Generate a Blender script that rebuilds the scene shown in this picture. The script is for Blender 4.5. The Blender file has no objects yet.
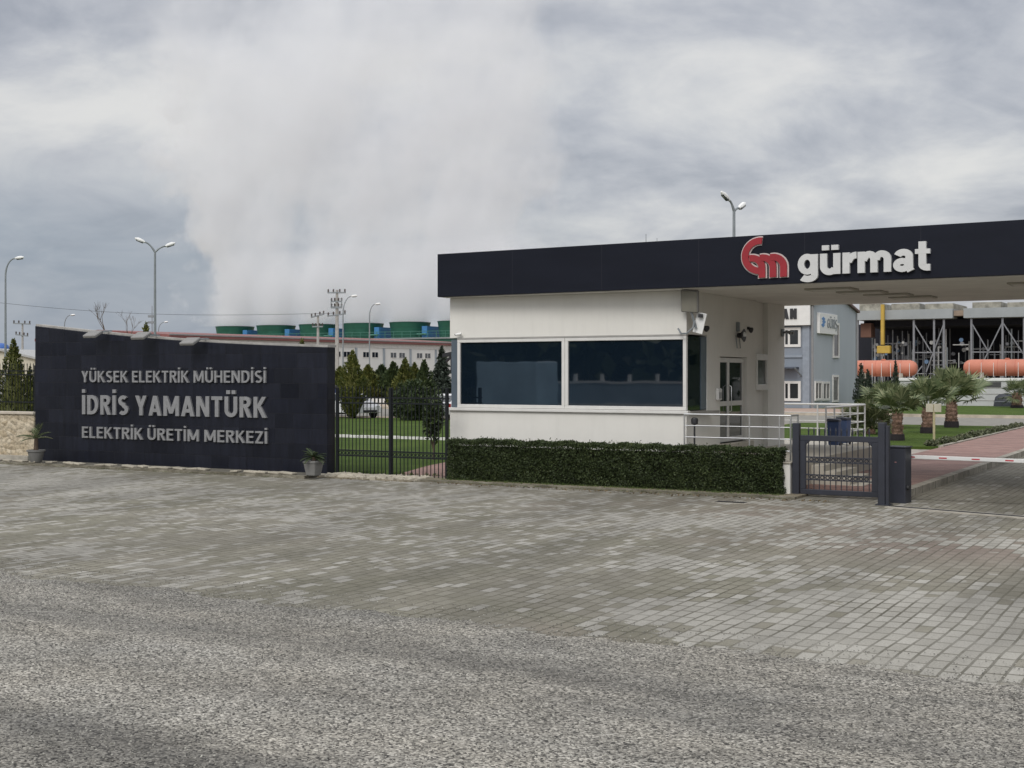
import bpy, bmesh, math, random, os
import numpy as np
from mathutils import Vector, Matrix
random.seed(7)
RNG = np.random.default_rng(11)
C = bpy.context.scene.collection
SC = bpy.context.scene
R = math.radians

# ------------------------------------------------------------------ camera
F = 1300.0; HY = 376.0; HC = 2.6          # focal length in pixels, horizon row, eye height
cd = bpy.data.cameras.new('camera'); cam = bpy.data.objects.new('camera', cd); C.objects.link(cam)
cam.location = (0, 0, HC); cam.rotation_euler = (R(90), 0, 0)
cd.sensor_width = 36; cd.lens = 36*F/1024; cd.shift_y = -(384-HY)/1024
cd.clip_start = 0.1; cd.clip_end = 6000
SC.camera = cam

# ------------------------------------------------------------------ sky and light
SUN_EL, SUN_AZ = 42, 205                    # degrees; azimuth measured clockwise from +Y (camera looks +Y)
W = bpy.data.worlds.new('World'); SC.world = W; W.use_nodes = True
nt = W.node_tree; N = nt.nodes; L = nt.links; N.clear()
def wn(t, **k):
    n = N.new(t)
    for a, b in k.items(): setattr(n, a, b)
    return n
def wmath(op, a, b=None, clamp=False):
    n = wn('ShaderNodeMath', operation=op, use_clamp=clamp)
    for i, v in enumerate((a, b)):
        if v is None: continue
        if isinstance(v, (int, float)): n.inputs[i].default_value = v
        else: L.new(v, n.inputs[i])
    return n.outputs[0]
def wramp(fac, stops, interp='EASE'):
    n = wn('ShaderNodeValToRGB'); cr = n.color_ramp; cr.interpolation = interp
    while len(cr.elements) < len(stops): cr.elements.new(0.5)
    for e, (p, c) in zip(cr.elements, stops):
        e.position = p; e.color = (*c, 1) if len(c) == 3 else c
    L.new(fac, n.inputs[0]); return n.outputs[0]
def wmix(f, a, b):
    n = wn('ShaderNodeMix', data_type='RGBA')
    if isinstance(f, (int, float)): n.inputs[0].default_value = f
    else: L.new(f, n.inputs[0])
    for i, v in ((6, a), (7, b)):
        if isinstance(v, tuple): n.inputs[i].default_value = (*v, 1)
        else: L.new(v, n.inputs[i])
    return n.outputs[2]
out = wn('ShaderNodeOutputWorld')
sky = wn('ShaderNodeTexSky', sky_type='NISHITA', sun_disc=False, sun_elevation=R(SUN_EL), sun_rotation=R(SUN_AZ))
sky.air_density = 1.4; sky.dust_density = 2.0
bg_sky = wn('ShaderNodeBackground'); bg_sky.inputs[1].default_value = 0.08; L.new(sky.outputs[0], bg_sky.inputs[0])
tc = wn('ShaderNodeTexCoord'); sep = wn('ShaderNodeSeparateXYZ'); L.new(tc.outputs['Generated'], sep.inputs[0])
dx, dy, dz = sep.outputs
zz = wmath('ADD', wmath('MAXIMUM', dz, 0.0), 0.30)
comb = wn('ShaderNodeCombineXYZ')
L.new(wmath('DIVIDE', dx, zz), comb.inputs[0]); L.new(wmath('DIVIDE', dy, zz), comb.inputs[1])
comb.inputs[2].default_value = 3.7
def wnoise(scale, detail, rough, dist=0.0, off=(0, 0, 0), vec=None):
    mp = wn('ShaderNodeMapping'); mp.inputs[1].default_value = off
    L.new(vec or comb.outputs[0], mp.inputs[0])
    n = wn('ShaderNodeTexNoise'); n.inputs['Scale'].default_value = scale; n.inputs['Detail'].default_value = detail
    n.inputs['Roughness'].default_value = rough; n.inputs['Distortion'].default_value = dist
    L.new(mp.outputs[0], n.inputs['Vector']); return n.outputs[0]
n1 = wnoise(1.9, 9, 0.56, 0.35, (1.3, 0.4, 0))
n2 = wnoise(5.0, 6, 0.55, 0.5, (4.1, 2.2, 0))
n3 = wnoise(0.8, 3, 0.5, 0.2, (0.2, 5.3, 0))
f = wmath('ADD', wmath('ADD', wmath('MULTIPLY', n1, 0.62), wmath('MULTIPLY', n2, 0.26)), wmath('MULTIPLY', n3, 0.22))
f = wmath('ADD', wmath('MULTIPLY', wmath('SUBTRACT', f, 0.55), 1.9), 0.545)
kx_ = wmath('DIVIDE', dx, wmath('MAXIMUM', dy, 0.05)); front = wmath('GREATER_THAN', dy, 0.0)
def wblob(cx, cz, wx, wz):
    p = wmath('DIVIDE', wmath('SUBTRACT', kx_, cx), wx); q = wmath('DIVIDE', wmath('SUBTRACT', dz, cz), wz)
    g = wmath('POWER', 2.718, wmath('MULTIPLY', wmath('ADD', wmath('MULTIPLY', p, p), wmath('MULTIPLY', q, q)), -1.0))
    return wmath('MULTIPLY', g, front)
f = wmath('ADD', f, wmath('MULTIPLY', wblob(-0.28, 0.20, 0.16, 0.035), 0.15))      # a bright break in the cloud, upper left
f = wmath('ADD', f, wmath('MULTIPLY', wblob(0.33, 0.25, 0.14, 0.05), 0.10))        # and a paler sheet upper right
f = wmath('SUBTRACT', f, wmath('MULTIPLY', wblob(-0.38, 0.255, 0.10, 0.025), 0.14))
f = wmath('SUBTRACT', f, wmath('MULTIPLY', wblob(-0.2, 0.25, 0.05, 0.014), 0.08))
f = wmath('SUBTRACT', f, wmath('MULTIPLY', wblob(0.1, 0.09, 0.5, 0.03), 0.03))
cloud = wramp(f, [(0.30, (0.265, 0.285, 0.34)), (0.42, (0.37, 0.388, 0.435)), (0.52, (0.46, 0.473, 0.515)),
                  (0.62, (0.565, 0.572, 0.59)), (0.76, (0.70, 0.692, 0.68))], 'B_SPLINE')
# a smooth bank of darker, bluer cloud low on the left of the view
wob = wmath('MULTIPLY', wmath('SUBTRACT', n1, 0.5), 0.16)
bk = wmath('MULTIPLY', wmath('MULTIPLY', wmath('SUBTRACT', 0.10, kx_), 4.0, True), wmath('MULTIPLY', wmath('SUBTRACT', wmath('ADD', 0.165, wob), dz), 14.0, True))
bk = wmath('MULTIPLY', wmath('MULTIPLY', bk, front), 0.88)
cloud = wmix(bk, cloud, wramp(n2, [(0.3, (0.262, 0.308, 0.378)), (0.7, (0.325, 0.366, 0.43))]))
bg_cl = wn('ShaderNodeBackground'); L.new(cloud, bg_cl.inputs[0])
# the overcast is brightest overhead and towards the hidden sun behind the viewer
up = wmath('ADD', wmath('MULTIPLY', wmath('SUBTRACT', wmath('MAXIMUM', dz, 0.0), 0.27, True), 1.9), 1.0)
up = wmath('ADD', up, wmath('MULTIPLY', wmath('MAXIMUM', wmath('MULTIPLY', dy, -1.0), 0.0), 0.85))
L.new(wmath('MULTIPLY', up, 1.09), bg_cl.inputs[1])
mx = wn('ShaderNodeMixShader'); mx.inputs[0].default_value = 0.88
L.new(bg_sky.outputs[0], mx.inputs[1]); L.new(bg_cl.outputs[0], mx.inputs[2]); L.new(mx.outputs[0], out.inputs[0])

sd = bpy.data.lights.new('sun', 'SUN'); sun = bpy.data.objects.new('sun', sd); C.objects.link(sun)
sd.energy = 1.5; sd.angle = R(25); sd.color = (1.0, 0.965, 0.91)
az = R(SUN_AZ); el = R(SUN_EL)
sdir = Vector((math.sin(az)*math.cos(el), math.cos(az)*math.cos(el), math.sin(el)))
sun.rotation_euler = sdir.to_track_quat('Z', 'Y').to_euler()
sun.location = (0, -40, 60)
SC.view_settings.view_transform = 'Standard'; SC.view_settings.look = 'None'
SC.view_settings.exposure = 0.06; SC.view_settings.gamma = 1.0; SC.view_settings.use_curve_mapping = False
SC.cycles.max_bounces = 12; SC.cycles.diffuse_bounces = 3; SC.cycles.glossy_bounces = 3
SC.cycles.transparent_max_bounces = 8; SC.cycles.volume_bounces = 5
SC.cycles.volume_step_rate = 0.6; SC.cycles.volume_max_steps = 128
SC.cycles.use_denoising = True

# ------------------------------------------------------------------ frames: u runs along the gatehouse front, v into the site
UX, UY = 0.8717, -0.4902; VX, VY = 0.4902, 0.8717
OX, OY = 5.76, 27.93                         # near right corner of the hedge
ANG = math.atan2(UY, UX)
def Wd(s, t, z=0.0): return (OX+s*UX+t*VX, OY+s*UY+t*VY, z)
def st(X, Y): return ((X-OX)*UX+(Y-OY)*UY, (X-OX)*VX+(Y-OY)*VY)
def gp(x, y):                                # ground point seen at a pixel
    Y = HC*F/(y-HY); return ((x-512)/F*Y, Y)
def at(x, y, Y): return ((x-512)/F*Y, Y, HC+(HY-y)/F*Y)
def s_at(x, t):                              # s of the point on the line t=const that is seen in column x
    k = (x-512)/F
    return (k*(OY+t*VY)-OX-t*VX)/(UX-k*UY)
def t_at(x, s):
    k = (x-512)/F
    return (k*(OY+s*UY)-OX-s*UX)/(VX-k*VY)
def z_at(x, y, s, t):
    Y = OY+s*UY+t*VY; return HC+(HY-y)/F*Y

# ------------------------------------------------------------------ mesh builder
class MB:
    def __init__(self): self.v = []; self.f = []
    def add(self, vs, fs):
        b = len(self.v); self.v += [tuple(p) for p in vs]; self.f += [tuple(b+i for i in q) for q in fs]; return self
    def box(self, x0, x1, y0, y1, z0, z1):
        return self.add([(x0,y0,z0),(x1,y0,z0),(x1,y1,z0),(x0,y1,z0),(x0,y0,z1),(x1,y0,z1),(x1,y1,z1),(x0,y1,z1)],
                        [(0,3,2,1),(4,5,6,7),(0,1,5,4),(1,2,6,5),(2,3,7,6),(3,0,4,7)])
    def tbox(self, M, sx, sy, sz):           # box of full size sx,sy,sz about the origin of M
        m = MB().box(-sx/2, sx/2, -sy/2, sy/2, -sz/2, sz/2)
        return self.add([M @ Vector(p) for p in m.v], m.f)
    def bar(self, p, q, w, h=None):
        h = h or w; p = Vector(p); q = Vector(q); d = q-p
        if d.length < 1e-6: return self
        r = d.to_track_quat('X', 'Z').to_matrix().to_4x4(); r.translation = (p+q)/2
        return self.tbox(r, d.length, w, h)
    def tube(self, pts, r, n=8, caps=True):
        pts = [Vector(p) for p in pts]; k = len(pts)
        rr = r if isinstance(r, (list, tuple)) else [r]*k
        vs = []; fs = []
        up = None
        for i, p in enumerate(pts):
            d = (pts[min(i+1, k-1)]-pts[max(i-1, 0)]).normalized()
            if up is None: up = Vector((0,0,1)) if abs(d.z) < 0.9 else Vector((1,0,0))
            a = d.cross(up).normalized(); b = a.cross(d).normalized(); up = b
            for j in range(n):
                th = 2*math.pi*j/n; vs.append(p+(a*math.cos(th)+b*math.sin(th))*rr[i])
        for i in range(k-1):
            for j in range(n):
                j2 = (j+1) % n; fs.append((i*n+j, i*n+j2, (i+1)*n+j2, (i+1)*n+j))
        if caps: fs.append(tuple(range(n))[::-1]); fs.append(tuple((k-1)*n+j for j in range(n)))
        return self.add(vs, fs)
    def lathe(self, prof, n=16, c=(0,0,0)):   # prof: list of (r,z)
        vs = []; fs = []
        for r, z in prof:
            for j in range(n):
                th = 2*math.pi*j/n; vs.append((c[0]+r*math.cos(th), c[1]+r*math.sin(th), c[2]+z))
        for i in range(len(prof)-1):
            for j in range(n):
                j2 = (j+1) % n; fs.append((i*n+j, i*n+j2, (i+1)*n+j2, (i+1)*n+j))
        fs.append(tuple(range(n))[::-1]); fs.append(tuple((len(prof)-1)*n+j for j in range(n)))
        return self.add(vs, fs)
    def prism(self, pts, y0, y1):             # outline in (x,z), extruded along y
        n = len(pts)
        vs = [(x, y0, z) for x, z in pts]+[(x, y1, z) for x, z in pts]
        fs = [tuple(range(n)), tuple(range(n, 2*n))[::-1]]
        for i in range(n):
            j = (i+1) % n; fs.append((i, i+n, j+n, j))
        return self.add(vs, fs)
    def slab(self, pts, z0, z1):              # outline in (x,y)
        n = len(pts)
        vs = [(x, y, z0) for x, y in pts]+[(x, y, z1) for x, y in pts]
        fs = [tuple(range(n))[::-1], tuple(range(n, 2*n))]
        for i in range(n):
            j = (i+1) % n; fs.append((i, j, j+n, i+n))
        return self.add(vs, fs)
    def sheet(self, pts, z=0.0): return self.add([(x, y, z) for x, y in pts], [tuple(range(len(pts)))])
    def shift(self, dx=0, dy=0, dz=0): self.v = [(x+dx, y+dy, z+dz) for x, y, z in self.v]; return self
    def build(self, name, m, parent=None, bevel=0, smooth=False, loc=None, rot=None, normals=True):
        me = bpy.data.meshes.new(name); me.from_pydata(self.v, [], self.f)
        if normals:
            bm = bmesh.new(); bm.from_mesh(me); bmesh.ops.recalc_face_normals(bm, faces=bm.faces); bm.to_mesh(me); bm.free()
        return link(name, me, m, parent, bevel, smooth, loc, rot)
def link(name, me, m, parent=None, bevel=0, smooth=False, loc=None, rot=None):
    if m: me.materials.append(m)
    if smooth:
        me.polygons.foreach_set('use_smooth', [True]*len(me.polygons))
        try: me.set_sharp_from_angle(angle=R(40))
        except Exception: pass
    o = bpy.data.objects.new(name, me); C.objects.link(o)
    if parent: o.parent = parent
    if loc is not None: o.location = loc
    if rot is not None: o.rotation_euler = rot if isinstance(rot, (tuple, list)) else (0, 0, rot)
    if bevel:
        b = o.modifiers.new('bevel', 'BEVEL'); b.width = bevel; b.segments = 1; b.limit_method = 'ANGLE'; b.angle_limit = R(50)
    return o
def tag(o, label=None, cat=None, group=None, kind=None):
    for k, v in (('label', label), ('category', cat), ('group', group), ('kind', kind)):
        if v: o[k] = v
    return o
def thing(name, label, cat, loc=(0,0,0), rot=0.0, group=None):
    o = bpy.data.objects.new(name, None); C.objects.link(o); o.empty_display_size = 0.3
    o.location = loc if len(loc) == 3 else (*loc, 0); o.rotation_euler = (0, 0, rot)
    return tag(o, label, cat, group)
def dup(root, loc, rot=None, label=None, group=None, scale=None):
    def rec(o, par):
        c = o.copy(); C.objects.link(c); c.parent = par
        for ch in list(o.children): rec(ch, c)
        return c
    c = rec(root, None); c.location = loc if len(loc) == 3 else (*loc, 0)
    if rot is not None: c.rotation_euler = (0, 0, rot)
    if label: c['label'] = label
    if group: c['group'] = group
    if scale: c.scale = scale if isinstance(scale, tuple) else (scale,)*3
    return c
def structure(name, mb, m, loc=None, rot=None, **k):
    return tag(mb.build(name, m, None, loc=loc, rot=rot, **k), kind='structure')

# ------------------------------------------------------------------ materials
MATS = {}
class NT:
    def __init__(self, name):
        self.m = bpy.data.materials.new(name); self.m.use_nodes = True
        self.t = self.m.node_tree; self.n = self.t.nodes; self.l = self.t.links
        self.b = self.n['Principled BSDF']; self.o = self.n['Material Output']
    def node(self, t, **k):
        n = self.n.new(t)
        for a, b in k.items(): setattr(n, a, b)
        return n
    def put(self, sock, v):
        if isinstance(v, (int, float)): sock.default_value = v
        elif isinstance(v, tuple): sock.default_value = (*v, 1) if len(v) == 3 and sock.type == 'RGBA' else v
        else: self.l.new(v, sock)
    def math(self, op, a, b=None, clamp=False):
        n = self.node('ShaderNodeMath', operation=op, use_clamp=clamp); self.put(n.inputs[0], a)
        if b is not None: self.put(n.inputs[1], b)
        return n.outputs[0]
    def mix(self, f, a, b, mode='MIX'):
        n = self.node('ShaderNodeMix', data_type='RGBA', blend_type=mode)
        self.put(n.inputs[0], f); self.put(n.inputs[6], a); self.put(n.inputs[7], b); return n.outputs[2]
    def coord(self, kind='Object', scale=None, rot=None):
        c = self.node('ShaderNodeTexCoord').outputs[kind]
        if scale or rot:
            mp = self.node('ShaderNodeMapping')
            if scale: mp.inputs[3].default_value = scale if isinstance(scale, tuple) else (scale,)*3
            if rot: mp.inputs[2].default_value = rot
            self.l.new(c, mp.inputs[0]); c = mp.outputs[0]
        return c
    def noise(self, vec, scale, detail=4, rough=0.55, dist=0):
        n = self.node('ShaderNodeTexNoise'); self.put(n.inputs['Vector'], vec)
        n.inputs['Scale'].default_value = scale; n.inputs['Detail'].default_value = detail
        n.inputs['Roughness'].default_value = rough; n.inputs['Distortion'].default_value = dist
        return n.outputs[0]
    def voro(self, vec, scale, feature='F1', out='Distance'):
        n = self.node('ShaderNodeTexVoronoi', feature=feature); self.put(n.inputs['Vector'], vec)
        n.inputs['Scale'].default_value = scale; return n.outputs[out]
    def ramp(self, f, stops, interp='LINEAR'):
        n = self.node('ShaderNodeValToRGB'); cr = n.color_ramp; cr.interpolation = interp
        while len(cr.elements) < len(stops): cr.elements.new(0.5)
        for e, (p, c) in zip(cr.elements, stops):
            e.position = p; e.color = (c, c, c, 1) if isinstance(c, (int, float)) else (*c, 1)
        self.put(n.inputs[0], f); return n.outputs[0]
    def sep(self, vec):
        n = self.node('ShaderNodeSeparateXYZ'); self.l.new(vec, n.inputs[0]); return n.outputs
    def comb(self, x, y, z=0.0):
        n = self.node('ShaderNodeCombineXYZ')
        for i, v in enumerate((x, y, z)): self.put(n.inputs[i], v)
        return n.outputs[0]
    def white(self, vec):
        n = self.node('ShaderNodeTexWhiteNoise', noise_dimensions='3D'); self.l.new(vec, n.inputs[0]); return n.outputs[0]
    def bump(self, h, strength=0.3, dist=0.02):
        n = self.node('ShaderNodeBump'); n.inputs['Strength'].default_value = strength
        n.inputs['Distance'].default_value = dist; self.put(n.inputs['Height'], h)
        self.l.new(n.outputs[0], self.b.inputs['Normal'])
    def done(self, col, rough=0.7, metal=0.0, spec=None):
        self.put(self.b.inputs['Base Color'], col); self.put(self.b.inputs['Roughness'], rough)
        self.put(self.b.inputs['Metallic'], metal)
        if spec is not None: self.put(self.b.inputs['Specular IOR Level'], spec)
        return self.m
def plain(name, col, rough=0.6, metal=0.0, var=0.12, scale=3.0, bump=0.0, spec=None, streak=False):
    if name in MATS: return MATS[name]
    t = NT(name); c = t.coord('Object', (1, 1, 0.15) if streak else None)
    n = t.noise(c, scale, 6, 0.6)
    lo = tuple(x*(1-var) for x in col); hi = tuple(min(1, x*(1+var)) for x in col)
    k = t.ramp(n, [(0.3, lo), (0.7, hi)])
    if bump: t.bump(t.noise(t.coord('Object'), scale*12, 4), bump, 0.01)
    t.done(k, rough, metal, spec); MATS[name] = t.m; return t.m
def leafmat(name, stops, rough=0.55, patch=2.0, spec=0.25):
    if name in MATS: return MATS[name]
    t = NT(name); g = t.node('ShaderNodeNewGeometry')
    rnd = g.outputs['Random Per Island']
    n = t.noise(t.coord('Object'), patch, 3)
    f = t.math('ADD', t.math('MULTIPLY', rnd, 0.6), t.math('MULTIPLY', n, 0.45))
    col = t.ramp(f, stops); t.done(col, rough, 0, spec)
    MATS[name] = t.m; return t.m

M_NAVY = plain('navy_steel', (0.025, 0.0275, 0.038), 0.45, 0.0, 0.15)
M_BLACKSTEEL = plain('dark_fence_steel', (0.009, 0.011, 0.013), 0.6, spec=0.25)
M_STEEL = plain('stainless_steel', (0.62, 0.62, 0.61), 0.3, 0.85, 0.06)
M_GALV = plain('galvanised_pole', (0.22, 0.24, 0.25), 0.5, 0.3)
M_FRAME = plain('white_frame', (0.62, 0.61, 0.58), 0.4, 0, 0.06)
M_DARK = plain('dark_plastic', (0.02, 0.02, 0.022), 0.5)
M_LAMPW = plain('lamp_white', (0.72, 0.72, 0.7), 0.5, 0, 0.05)
M_BARK = plain('bark', (0.085, 0.06, 0.042), 0.9, 0, 0.4, 8, 0.5)
M_CONC = plain('concrete', (0.34, 0.315, 0.265), 0.85, 0, 0.25, 4, 0.25)
M_CONCP = plain('concrete_pole', (0.33, 0.32, 0.3), 0.85, 0, 0.15, 4)
# ------------------------------------------------------------------ ground surfaces
BLOBS = [(850, 632, 2.6, 1.1, .50), (985, 615, 2.2, 1.4, .42), (740, 612, 1.6, .7, .2), (330, 540, 7.0, 2.6, .10), (40, 483, 7.0, 2.6, .45), (560, 520, 3.5, 1.5, .12), (120, 560, 3, 1.2, .16),
         (520, 600, 3.2, 1.7, -.35), (700, 585, 2.2, 1.2, -.25), (900, 520, 3.0, 2.0, -.15), (940, 560, 2.0, 1.0, -.2)]
def m_pavers(name='interlocking_pavers', shade_tone=False):
    t = NT(name); c = t.coord('Object'); x, y, z = t.sep(c)
    w, l = 0.165, 0.335
    wob = t.noise(c, 0.35, 2); x2 = t.math('ADD', x, t.math('MULTIPLY', wob, 0.12)); y2 = t.math('ADD', y, t.math('MULTIPLY', wob, 0.15))
    col = t.math('FLOOR', t.math('DIVIDE', x2, w))
    off = t.white(t.comb(col, 2.0, 9.0))
    yy = t.math('ADD', t.math('DIVIDE', y2, l), off); row = t.math('FLOOR', yy)
    rnd = t.white(t.comb(col, row, 1.0)); rnd2 = t.white(t.comb(col, row, 7.0))
    fx = t.math('ABSOLUTE', t.math('SUBTRACT', t.math('FRACT', t.math('DIVIDE', x2, w)), 0.5))
    fy = t.math('ABSOLUTE', t.math('SUBTRACT', t.math('FRACT', yy), 0.5))
    jx = t.math('GREATER_THAN', t.math('ADD', fx, t.math('MULTIPLY', t.noise(c, 26, 3), 0.06)), 0.445); jy = t.math('GREATER_THAN', t.math('ADD', fy, t.math('MULTIPLY', t.noise(c, 31, 3), 0.05)), 0.472)
    joint = t.math('MAXIMUM', jx, jy)
    big = t.noise(t.coord('Object', (0.10, 0.17, 1)), 1.0, 5, 0.62, 0.6)
    mid = t.noise(t.coord('Object', (0.45, 0.7, 1)), 1.0, 4, 0.6, 0.4)
    patch = t.math('ADD', t.math('MULTIPLY', big, 0.8), t.math('MULTIPLY', mid, 0.5))
    def blob(px, py, ws, wt):                             # areas relaid or weathered differently, at their own places on the forecourt
        s0, t0 = st(*gp(px, py))
        a = t.math('DIVIDE', t.math('SUBTRACT', x, s0), ws); b = t.math('DIVIDE', t.math('SUBTRACT', y, t0), wt)
        return t.math('POWER', 2.718, t.math('MULTIPLY', t.math('ADD', t.math('MULTIPLY', a, a), t.math('MULTIPLY', b, b)), -1.0))
    if shade_tone: patch = t.math('SUBTRACT', patch, 0.12)  # fewer pale pavers: the driveway's canopy shade put into its colour
    else:
        for px, py, ws, wt, am in BLOBS: patch = t.math('ADD', patch, t.math('MULTIPLY', blob(px, py, ws, wt), am*0.55))
    p = t.ramp(patch, [(0.52, 0.03), (0.62, 0.2), (0.72, 0.8), (0.85, 0.97)])          # how many pavers are the pale replacement kind
    pale = t.math('LESS_THAN', rnd, p)
    dull = t.mix(rnd2, (0.18, 0.166, 0.132), (0.235, 0.22, 0.182))
    moss = t.ramp(t.noise(t.coord('Object', (0.2, 0.3, 1)), 1.3, 5, 0.6, 0.8), [(0.42, 0.0), (0.62, 0.55)])
    dull = t.mix(moss, dull, (0.155, 0.148, 0.105))
    red = t.ramp(t.noise(t.coord('Object', (0.09, 0.12, 1)), 1.0, 3), [(0.56, 0.0), (0.68, 0.5)])
    dull = t.mix(red, dull, (0.20, 0.158, 0.135))
    if not shade_tone: dull = t.mix(t.math('MULTIPLY', blob(960, 548, 2.6, 1.6), 0.8), dull, (0.185, 0.145, 0.122))
    light = t.mix(rnd2, (0.25, 0.238, 0.206), (0.325, 0.311, 0.275))
    c1 = t.mix(pale, dull, light)
    fine = t.noise(c, 45, 4, 0.7)
    c1 = t.mix(0.65, c1, t.ramp(fine, [(0.25, 0.55), (0.75, 1.4)]), 'MULTIPLY')
    stain = t.ramp(t.noise(t.coord('Object', (0.25, 0.06, 1)), 2.0, 5, 0.6), [(0.38, 0.72), (0.6, 1.08)])
    c1 = t.mix(1.0, c1, stain, 'MULTIPLY')
    jm = t.ramp(t.noise(t.coord('Object', (0.6, 0.6, 1)), 1.4, 6, 0.7), [(0.34, 0.25), (0.62, 0.9)])
    c1 = t.mix(t.math('MULTIPLY', joint, jm), c1, (0.07, 0.064, 0.045))
    h = t.math('ADD', t.math('MULTIPLY', t.math('SUBTRACT', 1.0, joint), 0.7), t.math('MULTIPLY', rnd2, 0.35))
    t.bump(t.math('ADD', h, t.math('MULTIPLY', fine, 0.25)), 0.55, 0.012)
    return t.done(c1, 0.9, 0, 0.3)
def m_road():
    t = NT('chip_seal'); c = t.coord('Object')
    v = t.node('ShaderNodeTexVoronoi', feature='F1'); t.put(v.inputs['Vector'], c); v.inputs['Scale'].default_value = 52
    rnd = t.sep(v.outputs['Color'])[0]
    stone = t.ramp(rnd, [(0.0, (0.035, 0.034, 0.033)), (0.18, (0.13, 0.127, 0.12)), (0.42, (0.265, 0.258, 0.24)), (0.75, (0.36, 0.352, 0.33)), (1.0, (0.56, 0.55, 0.52))])
    d = v.outputs['Distance']
    gap = t.ramp(d, [(0.55, 1.0), (0.95, 0.45)])
    col = t.mix(1.0, stone, gap, 'MULTIPLY')
    tint = t.ramp(t.noise(t.coord('Object', (0.5, 0.8, 1)), 1.0, 5), [(0.3, (0.90, 0.88, 0.835)), (0.7, (0.96, 0.91, 0.82))])
    col = t.mix(1.0, col, tint, 'MULTIPLY')
    tr = t.noise(t.coord('Object', (0.10, 0.62, 1), (0, 0, 0.10)), 1.0, 6, 0.62, 0.7)      # wheel-worn strips along the road
    col = t.mix(1.0, col, t.ramp(tr, [(0.36, 0.52), (0.46, 0.84), (0.6, 1.06)]), 'MULTIPLY')
    rx, ry, rz = t.sep(c); wv = t.math('MULTIPLY', t.math('SUBTRACT', t.noise(t.coord('Object', (0.3, 0.3, 1)), 1.0, 4), 0.5), 1.6)
    for px, py, ws, wt, am in ((520, 672, 4.5, .28, .34), (330, 640, 3.5, .22, .22), (150, 745, 2.2, .25, .34), (820, 735, 3.0, .22, .25), (60, 620, 4, .3, .2)):   # wheel tracks and old drips
        s0, t0 = st(*gp(px, py)); a = t.math('DIVIDE', t.math('SUBTRACT', rx, s0), ws); b = t.math('DIVIDE', t.math('SUBTRACT', t.math('ADD', ry, t.math('MULTIPLY', wv, .35)), t0), wt)
        g_ = t.math('POWER', 2.718, t.math('MULTIPLY', t.math('ADD', t.math('MULTIPLY', a, a), t.math('MULTIPLY', b, b)), -1.0))
        col = t.mix(t.math('MULTIPLY', g_, am), col, (0.055, 0.053, 0.05))
    pt = t.noise(t.coord('Object', (1.4, 2.2, 1)), 1.0, 6, 0.7, 0.8)
    col = t.mix(1.0, col, t.ramp(pt, [(0.32, 0.72), (0.55, 1.05)]), 'MULTIPLY')
    t.bump(t.math('SUBTRACT', 1.0, d), 0.9, 0.012)
    return t.done(col, 0.85, 0, 0.3)
def m_grass():
    t = NT('turf'); c = t.coord('Object')
    a = t.noise(c, 0.45, 6, 0.65); b = t.noise(c, 9, 5, 0.7)
    col = t.ramp(t.math('ADD', t.math('MULTIPLY', a, 0.6), t.math('MULTIPLY', b, 0.4)),
                 [(0.32, (0.045, 0.075, 0.016)), (0.5, (0.068, 0.108, 0.022)), (0.68, (0.105, 0.145, 0.035))])
    t.bump(t.noise(c, 30, 5, 0.8), 1.0, 0.06); return t.done(col, 0.95, 0, 0.1)
def m_redpath():
    t = NT('red_pavers'); c = t.coord('Object'); x, y, z = t.sep(c)
    b = t.node('ShaderNodeTexBrick'); t.put(b.inputs['Vector'], c); b.inputs['Scale'].default_value = 1.0
    b.inputs['Brick Width'].default_value = 0.22; b.inputs['Row Height'].default_value = 0.11
    b.inputs['Mortar Size'].default_value = 0.008
    b.inputs['Color1'].default_value = (0.23, 0.125, 0.105, 1); b.inputs['Color2'].default_value = (0.30, 0.185, 0.155, 1); b.inputs['Mortar'].default_value = (0.16, 0.12, 0.10, 1)
    n = t.noise(t.coord('Object', (0.3, 0.6, 1)), 2, 5)
    col = t.mix(1.0, b.outputs[0], t.ramp(n, [(0.3, 0.72), (0.7, 1.2)]), 'MULTIPLY')
    return t.done(col, 0.9)
def m_kerb():
    t = NT('kerb_stone'); c = t.coord('Object'); x, y, z = t.sep(c)
    seg = t.math('FLOOR', t.math('ADD', t.math('DIVIDE', x, 0.7), t.math('DIVIDE', y, 0.7)))
    r = t.white(t.comb(seg, 3.0, 1.0))
    fr = t.math('FRACT', t.math('ADD', t.math('DIVIDE', x, 0.7), t.math('DIVIDE', y, 0.7)))
    j = t.math('LESS_THAN', fr, 0.05)
    col = t.mix(r, (0.22, 0.20, 0.16), (0.36, 0.33, 0.275))
    col = t.mix(1.0, col, t.ramp(t.noise(c, 7, 6, 0.7), [(0.3, 0.62), (0.65, 1.15)]), 'MULTIPLY')
    col = t.mix(j, col, (0.06, 0.055, 0.045)); t.bump(t.noise(c, 25, 4), 0.5, 0.02)
    return t.done(col, 0.9)
def m_kerb2():
    t = NT('old_kerb'); c = t.coord('Object')
    col = t.ramp(t.noise(t.coord('Object', (1.2, 3, 3)), 1.6, 7, 0.7), [(0.36, (0.07, 0.065, 0.045)), (0.5, (0.15, 0.135, 0.10)), (0.66, (0.27, 0.25, 0.20))])
    t.bump(t.noise(c, 14, 6), 0.8, 0.03); return t.done(col, 0.95)
def m_earth():
    t = NT('sandy_earth'); c = t.coord('Object')
    n = t.noise(c, 0.6, 8, 0.7); col = t.ramp(n, [(0.3, (0.15, 0.13, 0.09)), (0.7, (0.27, 0.235, 0.175))])
    t.bump(t.noise(c, 14, 5), 0.6, 0.03); return t.done(col, 0.95, 0, 0.1)
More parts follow.
